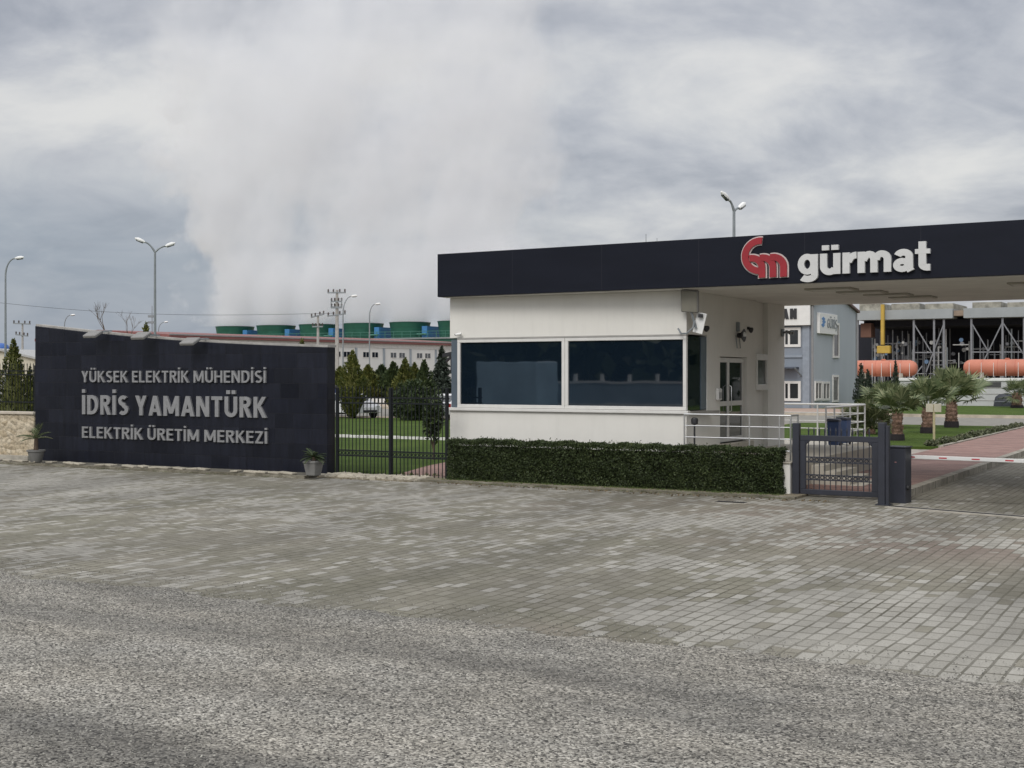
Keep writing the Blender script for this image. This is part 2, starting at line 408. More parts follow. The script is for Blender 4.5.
MG_PAV = m_pavers(); MG_PAV2 = m_pavers('shade_toned_pavers', True); MG_ROAD = m_road(); MG_GRASS = m_grass(); MG_RED = m_redpath(); MG_KERB = m_kerb(); MG_KERB2 = m_kerb2(); MG_EARTH = m_earth()
M_LANE = plain('worn_asphalt', (0.20, 0.19, 0.165), 0.9, 0, 0.2, 1.5)
ST = dict(loc=(OX, OY, 0), rot=ANG)                         # objects laid out directly in (s, t)
def rect(s0, s1, t0, t1): return [(s0, t0), (s1, t0), (s1, t1), (s0, t1)]
structure('ground', MB().sheet([(-2500, -2500), (2500, -2500), (2500, 3500), (-2500, 3500)], -0.03), MG_EARTH)
structure('pavement', MB().sheet(rect(-90, 60, -17.5, 9.0), 0.0), MG_PAV, **ST)
structure('driveway', MB().sheet(rect(2.45, 16, 0.9, 41.5), 0.006), MG_PAV2, **ST)
# the road: chip seal with a ragged edge against the pavers
mb = MB(); edge = []
sx = -90.0
while sx <= 60:
    j = 0.10*math.sin(sx*1.7)+0.07*math.sin(sx*4.3+1)+random.uniform(-0.07, 0.07)
    edge.append((sx, -15.55+j)); sx += 0.12 if -12 < sx < 14 else 1.5
structure('road', MB().sheet([(-90, -33), (60, -33)]+edge[::-1], 0.012), MG_ROAD, **ST)
structure('verge', MB().sheet(rect(-90, 60, -60, -33), 0.004), MG_GRASS, **ST)
# loose chips on the road and along its ragged edge
def chips(name, n, s0, s1, t0, t1, rmin, rmax, m, dens=None):
    P = []; Fc = []
    S = RNG.uniform(s0, s1, n); T = RNG.uniform(t0, t1, n)
    for i in range(n):
        s, t_ = S[i], T[i]
        r = random.uniform(rmin, rmax); a = random.uniform(0, 6.28); b = len(P)
        h = r*random.uniform(0.5, 0.9)
        for k in range(4):
            q = r*random.uniform(0.6, 1.15)
            P.append((s+q*math.cos(a+k*1.57), t_+q*math.sin(a+k*1.57), 0.012))
        dx, dy = random.uniform(-.4, .4)*r, random.uniform(-.4, .4)*r
        for k in range(4):
            q = r*random.uniform(0.35, 0.75)
            P.append((s+dx+q*math.cos(a+k*1.57), t_+dy+q*math.sin(a+k*1.57), 0.012+h))
        Fc += [(b, b+1, b+5, b+4), (b+1, b+2, b+6, b+5), (b+2, b+3, b+7, b+6), (b+3, b, b+4, b+7), (b+4, b+5, b+6, b+7)]
    me = bpy.data.meshes.new(name); me.from_pydata(P, [], Fc)
    return tag(link(name, me, m, **ST), kind='stuff')
def m_chip():
    t = NT('stone_chips'); g = t.node('ShaderNodeNewGeometry'); r = g.outputs['Random Per Island']
    col = t.ramp(r, [(0.0, (0.06, 0.057, 0.052)), (0.25, (0.14, 0.135, 0.12)), (0.6, (0.23, 0.222, 0.196)), (0.9, (0.305, 0.295, 0.26)), (1.0, (0.43, 0.42, 0.37))])
    return t.done(col, 0.85, 0, 0.3)
M_CHIP = m_chip()
chips('gravel', 60000, -7.5, 9.5, -22.5, -15.4, 0.004, 0.011, M_CHIP)
chips('pebbles', 2600, -9, 9, -15.6, -14.6, 0.004, 0.011, M_CHIP)
# kerbs, beds, lawns and the red footpath beside the driveway
structure('path', MB().box(-0.5, 2.25, 1.2, 41.5, -0.02, 0.12), MG_RED, **ST)
structure('kerb', MB().box(2.25, 2.47, 0.9, 41.5, -0.02, 0.17), MG_KERB, **ST)
structure('kerb', MB().box(-0.66, -0.505, 20, 41.2, -0.02, 0.16), MG_KERB, **ST)
structure('kerb', MB().box(-9.25, 0.45, -0.42, -0.26, -0.02, 0.05), MG_KERB2, **ST)
structure('kerb', MB().box(-27, -12.0, -1.12, -0.94, -0.02, 0.075), MG_KERB2, **ST)
structure('walkway', MB().box(-27, -12.0, -0.94, 0.0, -0.02, 0.06), plain('dusty_concrete', (0.10, 0.092, 0.072), 0.95, 0, 0.4, 2.5), **ST)
structure('flowerbed', MB().box(-9.25, 0.45, -0.235, 0.55, -0.02, 0.05), MG_EARTH, **ST)
structure('lawn', MB().box(-12, -0.67, 20, 41.2, -0.02, 0.10), MG_GRASS, **ST)
structure('lawn', MB().box(-60, 60, 57.2, 86, -0.02, 0.12), MG_GRASS, **ST)
structure('lawn', MB().sheet([(-60, 0.5), (-9.3, 0.5), (-9.3, 39), (-60, 39)], 0.02), MG_GRASS, **ST)
structure('path', MB().sheet([(-10.35, 0.32), (-9.1, 0.32), (-9.1, 9), (-9.6, 9), (-12.2, 6.4), (-11.7, 4.2)], 0.035), MG_RED, **ST)
structure('lane', MB().sheet(rect(-60, 60, 41.5, 57.0), 0.012), M_LANE, **ST)
structure('kerb', MB().box(-60, 60, 57.0, 57.2, -0.02, 0.2), plain('pale_kerb', (0.40, 0.35, 0.28), 0.9, 0, 0.3, 1.5), **ST)
structure('yard', MB().sheet(rect(-9.3, -0.66, 9, 20), 0.004), plain('pale_slabs', (0.30, 0.27, 0.23), 0.9, 0, 0.25, 1.5), **ST)
mb = MB(); q = -34.0
while q < -9.6:
    mb.box(q, q+0.44, 17.0, 17.2, -0.02, 0.13+random.uniform(-.015, .015)); q += 0.5
structure('kerb', mb, plain('whitewashed_stone', (0.62, 0.61, 0.57), 0.85, 0, 0.15, 3), **ST)
# rubble strip under the fence
mb = MB()
for i in range(420):
    s = random.uniform(-12.0, -9.1); t_ = random.uniform(-0.55, 0.3); r = random.uniform(0.03, 0.12)
    m2 = Matrix.Translation((s, t_, r*0.3)) @ Matrix.Rotation(random.uniform(0, 3.1), 4, 'Z') @ Matrix.Rotation(random.uniform(-.4, .4), 4, 'X')
    mb.tbox(m2, r*random.uniform(1, 2.2), r*1.3, r*0.9)
o = mb.build('rubble', plain('rubble_stone', (0.33, 0.30, 0.24), 0.95, 0, 0.35, 1.0), bevel=0.01, **ST); tag(o, kind='stuff')
structure('mound', MB().box(-12.1, -9.1, -0.6, 0.29, -0.02, 0.03), MG_EARTH, **ST)
# broken kerb stones lying along the foot of the sign
mb = MB()
for i in range(34):
    s = -26.5+i*0.42+random.uniform(-.1, .1)
    m2 = Matrix.Translation((s, -0.93+random.uniform(-.08, .08), 0.105)) @ Matrix.Rotation(random.uniform(-.12, .12), 4, 'Z') @ Matrix.Rotation(random.uniform(-.1, .1), 4, 'Y')
    if random.random() < 0.75: mb.tbox(m2, random.uniform(.22, .46), 0.24, 0.05)
tag(mb.build('debris', plain('rubble_stone', (0.33, 0.30, 0.24)), bevel=0.012, **ST), kind='stuff')
# sliding gate rail across the driveway
g0 = st(*gp(890, 507)); g1 = st(*gp(1024, 517.6)); dd = ((g1[0]-g0[0]), (g1[1]-g0[1])); gl = math.hypot(*dd); dd = (dd[0]/gl, dd[1]/gl)
ga = math.atan2(dd[1], dd[0])
gorg = Wd(*g0)
rl = thing('gate_rail', 'dark steel rail of the sliding gate set in a concrete strip across the driveway', 'rail', gorg, ANG+ga)
MB().box(0, 9, -0.22, 0.2, -0.02, 0.018).build('bed', M_CONC, rl)
MB().box(0, 9, -0.055, -0.005, 0.0, 0.03).build('track', M_DARK, rl)
MB().box(0, 9, 0.03, 0.07, 0.0, 0.026).build('track', M_DARK, rl)

# ------------------------------------------------------------------ lettering: every character drawn as strokes of real thickness
def arc(cx, cy, rx, ry, a0, a1, n=12):
    return [(cx+rx*math.cos(R(a0+(a1-a0)*k/n)), cy+ry*math.sin(R(a0+(a1-a0)*k/n))) for k in range(n+1)]
def ribbon(mb, pts, w, d0, d1, fx=lambda p: p, closed=False):
    pts = [p for i, p in enumerate(pts) if i == 0 or math.hypot(p[0]-pts[i-1][0], p[1]-pts[i-1][1]) > .012]
    n = len(pts); L_ = []; R_ = []
    for i in range(n):
        if closed: p, q = pts[i-1], pts[(i+1) % n]
        else: p, q = pts[max(i-1, 0)], pts[min(i+1, n-1)]
        tx, ty = q[0]-p[0], q[1]-p[1]; l = math.hypot(tx, ty) or 1; nx, ny = -ty/l, tx/l; m = 1.0
        if not closed and 0 < i < n-1:
            ax, ay = pts[i][0]-pts[i-1][0], pts[i][1]-pts[i-1][1]; al = math.hypot(ax, ay) or 1
            m = 1/max(.5, (-ay/al)*nx+(ax/al)*ny)
        L_.append(fx((pts[i][0]+nx*w/2*m, pts[i][1]+ny*w/2*m))); R_.append(fx((pts[i][0]-nx*w/2*m, pts[i][1]-ny*w/2*m)))
    vs = [(x, d0, z) for x, z in L_+R_]+[(x, d1, z) for x, z in L_+R_]; fs = []; N2 = 2*n
    for k in range(n if closed else n-1):
        j = (k+1) % n
        fs += [(k, j, n+j, n+k), (N2+k, N2+n+k, N2+n+j, N2+j), (k, N2+k, N2+j, j), (n+k, n+j, N2+n+j, N2+n+k)]
    if not closed: fs += [(0, n, N2+n, N2), (n-1, N2+n-1, N2+2*n-1, 2*n-1)]
    mb.add(vs, fs)
def caps(w):
    h = w/2; hx = w*1.06
    def diag(x0, y0, x1, y1): return ('D', x0, y0, x1, y1)
    V = lambda x, a=0, b=1: [(x, a), (x, b)]
    H = lambda y, a, b: [(a, y), (b, y)]
    dot = lambda x: [(x, 1.12), (x, 1.12+w*1.05)]
    U = [[(h, 1), (h, .34)]+arc(.30, .34, .30-h, .34-h, 180, 360)+[(.60-h, 1)]]
    S = [arc(.27, .73, .25-h, .27-h, 38, 270)+arc(.27, .265, .27-h, .265-h, 90, -142)[1:]]
    return {'I': (w, [V(h)]), 'İ': (w, [V(h), dot(h)]), 'L': (.45, [V(h), H(h, w, .45)]), 'E': (.47, [V(h), H(1-h, w, .47), H(.52, w, .43), H(h, w, .47)]),
        'T': (.52, [H(1-h, 0, .52), V(.26, 0, 1-w)]), 'H': (.60, [V(h), V(.60-h), H(.52, w, .60-w)]), 'N': (.62, [V(h), V(.62-h), diag(h, 1, .62-h, 0)]),
        'M': (.78, [V(h), V(.78-h), diag(h, 1, .39, .12), diag(.78-h, 1, .39, .12)]), 'Y': (.58, [diag(h, 1, .29, .40), diag(.58-h, 1, .29, .40), V(.29, 0, .44)]),
        'K': (.58, [V(h), diag(.57-h, 1, w, .45), diag(.22, .58, .585-h, 0)]), 'A': (.64, [diag(h, 0, .32, 1), diag(.64-h, 0, .32, 1), H(.27, .16, .48)]),
        'Z': (.50, [H(1-h, 0, .50), H(h, 0, .50), diag(.50-h*1.3, 1-w, h*1.3, w)]), 'U': (.60, U), 'Ü': (.60, U+[dot(.30-.13), dot(.30+.13)]),
        'D': (.60, [V(h), [(w, 1-h), (.24, 1-h)]+arc(.24, .5, .36-h, .5-h, 90, -90)+[(w, h)]]),
        'R': (.54, [V(h), [(w, 1-h), (.28, 1-h)]+arc(.28, .735, .24-h, .265-h, 90, -90)+[(w, .47+h)], diag(.28, .48, .555-h, 0)]),
        'S': (.54, S), 'Ş': (.54, S+[[(.27, -.02), (.27, -.16), (.18, -.22)]]),
        'G': (.62, [arc(.34, .5, .34-h, .5-h, 50, 325), V(.60-h, .12, .48), H(.48, .36, .60)]), 'hx': hx}
def set_text(txt, w):
    G = caps(w); x = 0.0; out = []
    for ch in txt:
        if ch == ' ': x += .27; continue
        W_, st_ = G[ch]; out += [(x, q) for q in st_]; x += W_+.115
    return out, x-.115, G['hx']
def letters(name, txt, w, cap, depth, m, parent, loc, stroke=.17, rot=0.0):
    items, tot, hx = set_text(txt, stroke); k = w/tot; mb = MB()
    for i, (x0, q) in enumerate(items):
        e = .0012*(i % 4)                                    # neighbouring strokes sit a hair apart in depth
        fx = lambda p: ((p[0]+x0)*k, p[1]*cap)
        if q[0] == 'D':
            _, a0, b0, a1, b1 = q; a = hx/2
            P_ = [fx((a0-a, b0)), fx((a0+a, b0)), fx((a1+a, b1)), fx((a1-a, b1))]
            mb.add([(x, -depth/2-e, z) for x, z in P_]+[(x, depth/2, z) for x, z in P_], [(0, 1, 2, 3), (7, 6, 5, 4), (0, 4, 5, 1), (1, 5, 6, 2), (2, 6, 7, 3), (3, 7, 4, 0)])
        else: ribbon(mb, q, stroke, -depth/2-e, depth/2, fx)
    return mb.build(name, m, parent, loc=loc, rot=rot)

# ------------------------------------------------------------------ gatehouse
def m_render():
    t = NT('cream_render'); c = t.coord('Object')
    n = t.noise(c, 1.2, 6, 0.65); s_ = t.noise(t.coord('Object', (3.0, 3.0, 0.25)), 2.0, 6, 0.65)
    col = t.ramp(n, [(0.3, (0.645, 0.63, 0.585)), (0.7, (0.69, 0.675, 0.63))])
    col = t.mix(1.0, col, t.ramp(s_, [(0.26, 0.955), (0.5, 1.0)]), 'MULTIPLY')
    t.bump(t.noise(c, 60, 4), 0.12, 0.01); return t.done(col, 0.85, 0, 0.3)
def m_glass():
    t = NT('tinted_glass'); t.bump(t.noise(t.coord('Object'), 0.7, 2), 0.02, 0.05)
    t.b.inputs['Coat Weight'].default_value = 0.0
    t.b.inputs['IOR'].default_value = 2.0
    return t.done((0.006, 0.0115, 0.019), 0.02, 0, 0.5)
def m_fascia():
    t = NT('navy_fascia'); c = t.coord('Object'); x, y, z = t.sep(c)
    fr = t.math('FRACT', t.math('DIVIDE', t.math('ADD', x, 100.0), 2.45))
    col = t.ramp(t.noise(t.coord('Object', (0.4, 1, 1.5)), 1.5, 5), [(0.3, (0.0065, 0.008, 0.014)), (0.7, (0.009, 0.0108, 0.0185))])
    col = t.mix(t.math('MULTIPLY', t.math('LESS_THAN', fr, 0.006), 0.4), col, (0.035, 0.035, 0.042))
    return t.done(col, 0.55, 0, 0.16)
M_RENDER = m_render(); M_GLASS = m_glass(); M_FASCIA = m_fascia()
M_SOFFIT = plain('soffit_render', (0.70, 0.68, 0.63), 0.9, 0, 0.1, 1.2)
M_LETTER = plain('brushed_letters', (0.34, 0.34, 0.345), 0.42, 0.55, 0.1, 6)
M_WHITEL = plain('white_letters', (0.54, 0.54, 0.53), 0.5, 0, 0.05)
M_REDL = plain('red_letters', (0.27, 0.012, 0.02), 0.45, 0, 0.12)
sL, sR, tF, tB, ZS = s_at(450, 1.0), s_at(686.5, 1.0), 1.0, 8.36, 4.58
ZL, ZH = 1.72, 3.53                                            # sill underside and window head
tG = t_at(707, sR); tD0 = t_at(720, sR); tD1 = t_at(747, sR); tN0 = t_at(757, sR); tN1 = t_at(768, sR)
gh = thing('gatehouse', 'cream gatehouse with a wide dark window band under a navy canopy', 'gatehouse', (OX, OY, 0), ANG)
ZD0, ZD1 = 0.93, 3.08
w_ = MB()
T_ = 0.22
w_.box(sL, sR, tF, tF+T_, 0, ZL); w_.box(sL, sR, tF, tF+T_, ZH+0.04, ZS)                      # front below and above the glazing
w_.box(sR-T_, sR, tF+T_, tG, 0, ZL); w_.box(sR-T_, sR, tF+T_, tG, ZH+0.04, ZS)
w_.box(sR-T_, sR, tG, tD0, 0, ZS)
w_.box(sR-T_, sR, tD0, tD1, 0, ZD0); w_.box(sR-T_, sR, tD0, tD1, ZD1, ZS)
w_.box(sR-T_, sR, tD1, tN0, 0, ZS)
w_.box(sR-0.34, sR-0.14, tN0, tN1, 0, ZS)
w_.box(sR-T_, sR, tN1, tB, 0, ZS)
w_.box(sL, sR-T_, tB-T_, tB, 0, ZS)
w_.box(sL, sL+T_, tF+T_+0.9, tB-T_, 0, ZS); w_.box(sL, sL+T_, tF+T_, tF+T_+0.9, 0, ZL); w_.box(sL, sL+T_, tF+T_, tF+T_+0.9, ZH+0.04, ZS)
w_.build('wall', M_RENDER, gh)
MB().box(sL-0.06, sR+0.06, tF-0.07, tF+0.10, ZL, ZL+0.075).build('sill', M_FRAME, gh, bevel=0.01)
MB().slab([(sR-0.1, tF+0.11), (sR+0.08, tF+0.11), (sR+0.3, tG+0.05), (sR+0.02, tG+0.05)], ZL, ZL+0.06).build('sill', plain('grey_stone_sill', (0.22, 0.21, 0.19), 0.8), gh)
xs = [s_at(457.5, tF), s_at(565, tF), sR]
z0, z1 = ZL+0.08, ZH
fw = 0.085
def framed(x0, x1, za, zb, y, parent, glass=M_GLASS, fw=0.085, fm=M_FRAME, name='window'):
    f = MB(); d = 0.05
    f.box(x0, x1, y-d, y+d, za, za+fw); f.box(x0, x1, y-d, y+d, zb-fw, zb)
    f.box(x0, x0+fw, y-d, y+d, za+fw, zb-fw); f.box(x1-fw, x1, y-d, y+d, za+fw, zb-fw)
    fo = f.build(name, fm, parent, bevel=0.008)
    MB().box(x0+fw, x1-fw, y-0.008, y+0.012, za+fw, zb-fw).build('pane', glass, fo)
    return fo
framed(xs[0], xs[1]-0.003, z0, z1, tF+0.03, gh); framed(xs[1]+0.003, xs[2], z0, z1, tF+0.03, gh)
MB().box(xs[0], sR+0.01, tF-0.03, tF+0.08, ZH+0.001, ZH+0.038).build('window_head', plain('grey_trim', (0.33, 0.32, 0.30), 0.6), gh)
# corner pane on the left end and the glass that turns the right corner
MB().box(sL+0.01, xs[0]-0.004, tF+0.05, tF+0.09, z0, z1).build('corner_pane', plain('grey_blue_pane', (0.10, 0.125, 0.15), 0.15, 0, 0.1), gh)
MB().box(sL+0.03, sL+0.06, tF+0.1, tF+T_+0.9, z0, z1).build('corner_pane', plain('grey_blue_pane', (0.1, 0.12, 0.15)), gh)
rf = MB(); rf.box(sR-0.06, sR-0.0, tF+0.085, tF+0.115, z0, z1); rf.box(sR-0.06, sR-0.0, tG-0.4, tG-0.01, z0, z1)
MB().box(sR-0.05, sR-0.03, tF+0.09, tG-0.002, z0, z1).build('corner_pane', M_GLASS, gh)
MB().box(sR-0.029, sR-0.012, tG-0.36, tG-0.003, z0, z1).build('pane_strip', plain('slate_blue_film', (0.085, 0.115, 0.14), 0.3), gh)
# door: two glazed leaves in a white frame, set back in its opening
dr = MB(); xd = sR-0.13; a0, a1 = tD0+0.02, t_at(741.5, sR-0.13); am = a0+(a1-a0)*0.40
for y0, y1 in ((a0, a0+0.09), (am-0.05, am+0.08), (a1-0.1, a1)): dr.box(xd, xd+0.06, y0, y1, ZD0+0.02, ZD1-0.02)
for y0, y1 in ((a0+0.09, am-0.05), (am+0.08, a1-0.1)):
    for za, zb in ((ZD0+0.02, ZD0+0.14), (ZD0+0.92, ZD0+1.04), (ZD1-0.14, ZD1-0.02)): dr.box(xd, xd+0.06, y0, y1, za, zb)
dro = dr.build('door', M_FRAME, gh, bevel=0.006)
for y0, y1 in ((a0+0.09, am-0.05), (am+0.08, a1-0.1)):
    for za, zb in ((ZD0+0.14, ZD0+0.92), (ZD0+1.04, ZD1-0.14)): MB().box(xd+0.02, xd+0.035, y0, y1, za, zb).build('pane', M_GLASS, dro)
MB().tube([(xd+0.06, am+0.0, ZD0+0.75), (xd+0.14, am, ZD0+0.8), (xd+0.14, am, ZD0+1.4), (xd+0.06, am, ZD0+1.45)], 0.016).build('handle', M_STEEL, dro, smooth=True)
MB().box(xd-0.03, xd+0.02, a1+0.002, tD1, ZD0+0.02, ZD1).build('door_jamb', M_RENDER, gh)
MB().box(sR-0.2, sR+0.16, tD0-0.1, tD1+0.1, 0.5, ZD0).build('door_step', plain('step_stone', (0.42, 0.39, 0.33), 0.85), gh, bevel=0.01)
# narrow serving window set in the wall niche
nw = MB(); y0, y1 = tN0-0.12, tN1-0.12; za, zb = 2.22, 3.18; xn = sR-0.02
nf = MB()
for b in ((y0, y1, za, za+0.16), (y0, y1, zb-0.16, zb)): nf.box(xn-0.05, xn+0.06, *b)
for b in ((y0, y0+0.09, za+0.16, zb-0.16), (y1-0.09, y1, za+0.16, zb-0.16)): nf.box(xn-0.05, xn+0.06, *b)
nfo = nf.build('serving_window', M_FRAME, gh, bevel=0.01)
MB().box(xn-0.01, xn+0.01, y0+0.09, y1-0.09, za+0.16, zb-0.16).build('pane', plain('grey_pane', (0.10, 0.11, 0.11), 0.12, 0, 0.35, 1.5), nfo)
# canopy over the gatehouse and the driveway; its fascia runs a little out of square
SK = -0.035
def tfas(s): return 0.6+SK*(s+9.11)
def s_fas(x):
    k = (x-512)/F; a = 0.6+SK*9.11
    return (k*(OY+a*VY)-OX-a*VX)/((UX+SK*VX)-k*(UY+SK*VY))
cl = s_fas(437.4); cr_ = 15.0; ZF0, ZF1 = 4.60, 5.685
fas = MB()
a, b = tfas(cl), tfas(cr_)
fas.slab([(cl, a), (cr_, b), (cr_, b+0.12), (cl+0.12, a+0.12), (cl+0.12, 8.9), (cl, 8.9)], ZF0, ZF1)
fas.slab([(cr_-0.12, b+0.12), (cr_, b+0.12), (cr_, 8.9), (cr_-0.12, 8.9)], ZF0, ZF1)
can = fas.build('canopy', M_FASCIA, gh, bevel=0.006)
MB().slab([(cl+0.125, a+0.125), (cr_-0.125, b+0.125), (cr_-0.125, 8.75), (cl+0.125, 8.75)], ZF0-0.015, ZF0+0.2).build('soffit', M_SOFFIT, can)
MB().slab([(cl+0.125, a+0.125), (cr_-0.125, b+0.125), (cr_-0.125, 8.75), (cl+0.125, 8.75)], ZF1-0.35, ZF1-0.1).build('roof_deck', M_CONC, can)
MB().box(cl+0.125, cr_-0.125, 8.76, 8.9, ZF0, ZF1).build('rear_fascia', M_FASCIA, can)
MB().box(12.6, 13.3, 1.6, 2.3, 0, ZF0-0.016).build('pier', M_RENDER, gh, bevel=0.02)
MB().box(12.6, 13.3, 7.2, 7.9, 0, ZF0-0.016).build('pier', M_RENDER, gh, bevel=0.02)
for sx_, ty in ((0.0, 1.75), (0.35, 3.1), (0.65, 4.4), (0.95, 5.7), (4.3, 2.0), (4.6, 3.3), (4.85, 4.6), (5.1, 5.9)):
    k = MB().box(sx_, sx_+1.05, ty, ty+0.75, ZF0-0.055, ZF0-0.017)
    fr_ = k.build('ceiling_light', plain('grey_light_frame', (0.36, 0.34, 0.29), 0.6), can, bevel=0.005)
    MB().box(sx_+0.07, sx_+0.98, ty+0.07, ty+0.68, ZF0-0.062, ZF0-0.056).build('diffuser', plain('old_diffuser', (0.55, 0.53, 0.48), 0.5), can)
# company lettering and emblem on the fascia
def zf(x, y): s = s_fas(x); return z_at(x, y, s, tfas(s))
sa, sb = s_fas(798.5), s_fas(930.5)
zb_ = (zf(806, 275)+zf(925, 270.5))/2-0.0
ln = (sb-sa)*math.hypot(1, SK)
xh = zf(860, 252.2)-zf(860, 273.2)
def word(w=.31):
    h = w/2; t_ = w*.86; out = []; x = 0
    def put(W_, strokes, gap=.10):
        nonlocal x
        for q in strokes: out.append((x, q))
        x += W_+gap
    E = lambda cx, cy, rx, ry, a0=0, a1=360, n=20: arc(cx, cy, rx, ry, a0, a1, n)
    put(.92, [E(.46-.02, .53, .44-h, .50-t_/2+.0), [(.92-h, 1), (.92-h, .02)]+E(.47, -.02, .45-h, .30-t_/2, 0, -150, 12)])
    put(.90, [[(h, 1), (h, .40)]+E(.42, .38, .42-h, .40-t_/2, 180, 330, 12), [(.90-h, 1), (.90-h, 0)], [(.24, 1.16), (.24, 1.40)], [(.66, 1.16), (.66, 1.40)]])
    put(.60, [[(h, 1), (h, 0)], [(w*.8, .56)]+E(.60, .50, .33, .36, 150, 88, 6)], .06)
    put(1.42, [[(h, 1), (h, 0)], [(w*.8, .6)]+E(.50, .60, .50-h-.14, .40-t_/2, 140, 0, 10)+[(.86-h, 0)], [(.86-h*.4, .6)]+E(1.04, .60, .24, .40-t_/2, 140, 0, 10)+[(1.28, 0)]])
    put(.92, [E(.43, .68, .40-h, .335-t_/2, 165, 0, 10)+[(.84-h, .12), (.90-h, 0)], E(.38, .29, .37-h+.02, .31-t_/2+.01)], .0)
    put(.60, [[(.30, 1.34), (.30, .30)]+E(.52, .28, .22, .28-t_/2, 180, 275, 8)+[(.62, t_/2)], [(0, .99-t_*.40), (.62, .99-t_*.40)]], 0)
    return out, x, w
items, tot, sw_ = word()
mb = MB(); k = ln/tot
for i, (x0, q) in enumerate(items):
    fx = lambda p: ((p[0]+x0)*k, p[1]*xh)
    cl_ = abs(q[0][0]-q[-1][0]) < 1e-4 and abs(q[0][1]-q[-1][1]) < 1e-4 and len(q) > 8
    ribbon(mb, q[:-1] if cl_ else q, sw_*(.72 if len(q) == 2 and abs(q[0][1]-q[1][1]) < 1e-6 else 1) if not cl_ else sw_*.92, -.035-.0012*i, .035, fx, cl_)
mb.build('lettering', M_WHITEL, can, loc=(sa, tfas(sa)-.04, zf(860, 273.2)), rot=math.atan(SK))
# emblem: a broad hook and two arches, red with a pale edge
def band(c, rx, rz, a0, a1, w, tail=0.0, n=18):
    pts = []; o_ = []; i_ = []
    for k in range(n+1):
        th = R(a0+(a1-a0)*k/n)
        o_.append((c[0]+(rx+w/2)*math.cos(th), c[1]+(rz+w/2)*math.sin(th))); i_.append((c[0]+(rx-w/2)*math.cos(th), c[1]+(rz-w/2)*math.sin(th)))
    if tail: o_.append((o_[-1][0], o_[-1][1]-tail)); i_.append((i_[-1][0], i_[-1][1]-tail))
    return o_, i_
def band_mb(bands, d0, d1):
    mb = MB()
    for o_, i_ in bands:
        n = len(o_)
        vs = [(x, d0, z) for x, z in o_+i_]+[(x, d1, z) for x, z in o_+i_]; fs = []
        for k in range(n-1):
            fs += [(k, k+1, n+k+1, n+k), (2*n+k, 3*n+k, 3*n+k+1, 2*n+k+1), (k, 2*n+k, 2*n+k+1, k+1), (n+k, n+k+1, 3*n+k+1, 3*n+k)]
        fs += [(0, n, 3*n, 2*n), (n-1, 3*n-1, 4*n-1, 2*n-1)]
        mb.add(vs, fs)
    return mb
se0, se1 = s_fas(742.3), s_fas(790.3); EW = (se1-se0)*math.hypot(1, SK); ez0 = zf(766, 279.0); EH = zf(766, 237.3)-ez0
u_ = EW/48.0; h_ = EH/41.5
def EB(w, z, grow=0.0):
    E = [band((18.6, 23.2), 15.0, 15.0, 82, 268, w, 0)]
    for cx in (13.5, 24.5, 35.0): E.append(band((cx-3.0, 11.0), 10.3, 10.2, 104, 2, w, 10.0+grow*0.5))
    return [([(x*u_, zz_*h_) for x, zz_ in o], [(x*u_, zz_*h_) for x, zz_ in i]) for o, i in E]
em = band_mb(EB(9.2, 0, 1.5), -0.02, 0.0).build('emblem_edge', plain('emblem_edge_white', (0.50, 0.44, 0.42), 0.5), can, loc=(se0, tfas(se0)-0.004, ez0), rot=math.atan(SK))
for k, (bb) in enumerate(EB(6.6, 0)):
    band_mb([bb], -0.055-0.006*k, -0.021).build('emblem', M_REDL, can, loc=(se0, tfas(se0)-0.004, ez0), rot=math.atan(SK))
# dark awning bracket at the left end of the window band
aw = thing('awning_arm', 'folded dark awning arm sticking out at the left end of the window band', 'awning', Wd(sL, tF+0.1), ANG)
MB().bar((0.05, 0.0, 3.18), (-0.42, 0.25, 3.13), 0.07, 0.10).build('arm', M_DARK, aw)
MB().bar((-0.05, 0.05, 3.10), (-0.30, 0.2, 2.98), 0.04, 0.06).build('brace', M_DARK, aw)
MB().box(-0.05, 0.0, 0.0, 0.1, 2.7, 3.2).build('plate', M_DARK, aw)

# ------------------------------------------------------------------ sign wall
def m_slate():
    t = NT('dark_slate_tiles'); c = t.coord('Object'); x, y, z = t.sep(c)
    w, h = 0.62, 0.40
    row = t.math('FLOOR', t.math('DIVIDE', z, h))
    xo = t.math('ADD', t.math('DIVIDE', x, w), t.math('MULTIPLY', t.white(t.comb(row, 5.0, 2.0)), 3.0))
    col = t.math('FLOOR', xo); r = t.white(t.comb(col, row, 3.0))
    fx = t.math('FRACT', xo); fz = t.math('FRACT', t.math('DIVIDE', z, h))
    j = t.math('MAXIMUM', t.math('LESS_THAN', fx, 0.018), t.math('LESS_THAN', fz, 0.03))
    base = t.mix(r, (0.0065, 0.0075, 0.0125), (0.0120, 0.0135, 0.0215))
    n = t.noise(t.coord('Object', (3, 3, 0.5)), 2, 6, 0.7)
    base = t.mix(1.0, base, t.ramp(n, [(0.3, 0.75), (0.72, 1.45)]), 'MULTIPLY')
    base = t.mix(t.math('MULTIPLY', j, 0.7), base, (0.006, 0.006, 0.008))
    t.bump(t.math('ADD', t.math('ADD', r, t.math('MULTIPLY', t.math('SUBTRACT', 1.0, j), 0.8)), t.math('MULTIPLY', t.noise(c, 1.1, 3), 1.2)), 0.5, 0.02)
    ro = t.math('ADD', 0.28, t.math('MULTIPLY', t.white(t.comb(col, row, 8.0)), 0.14))
    return t.done(base, ro, 0, 0.26)
M_SLATE = m_slate()
TS = 0.02
sg0, sg1 = s_at(35, TS), s_at(327, TS)
ZT0, ZT1 = z_at(35, 326, sg0, TS), z_at(327, 347.2, sg1, TS)
SGL = sg1-sg0
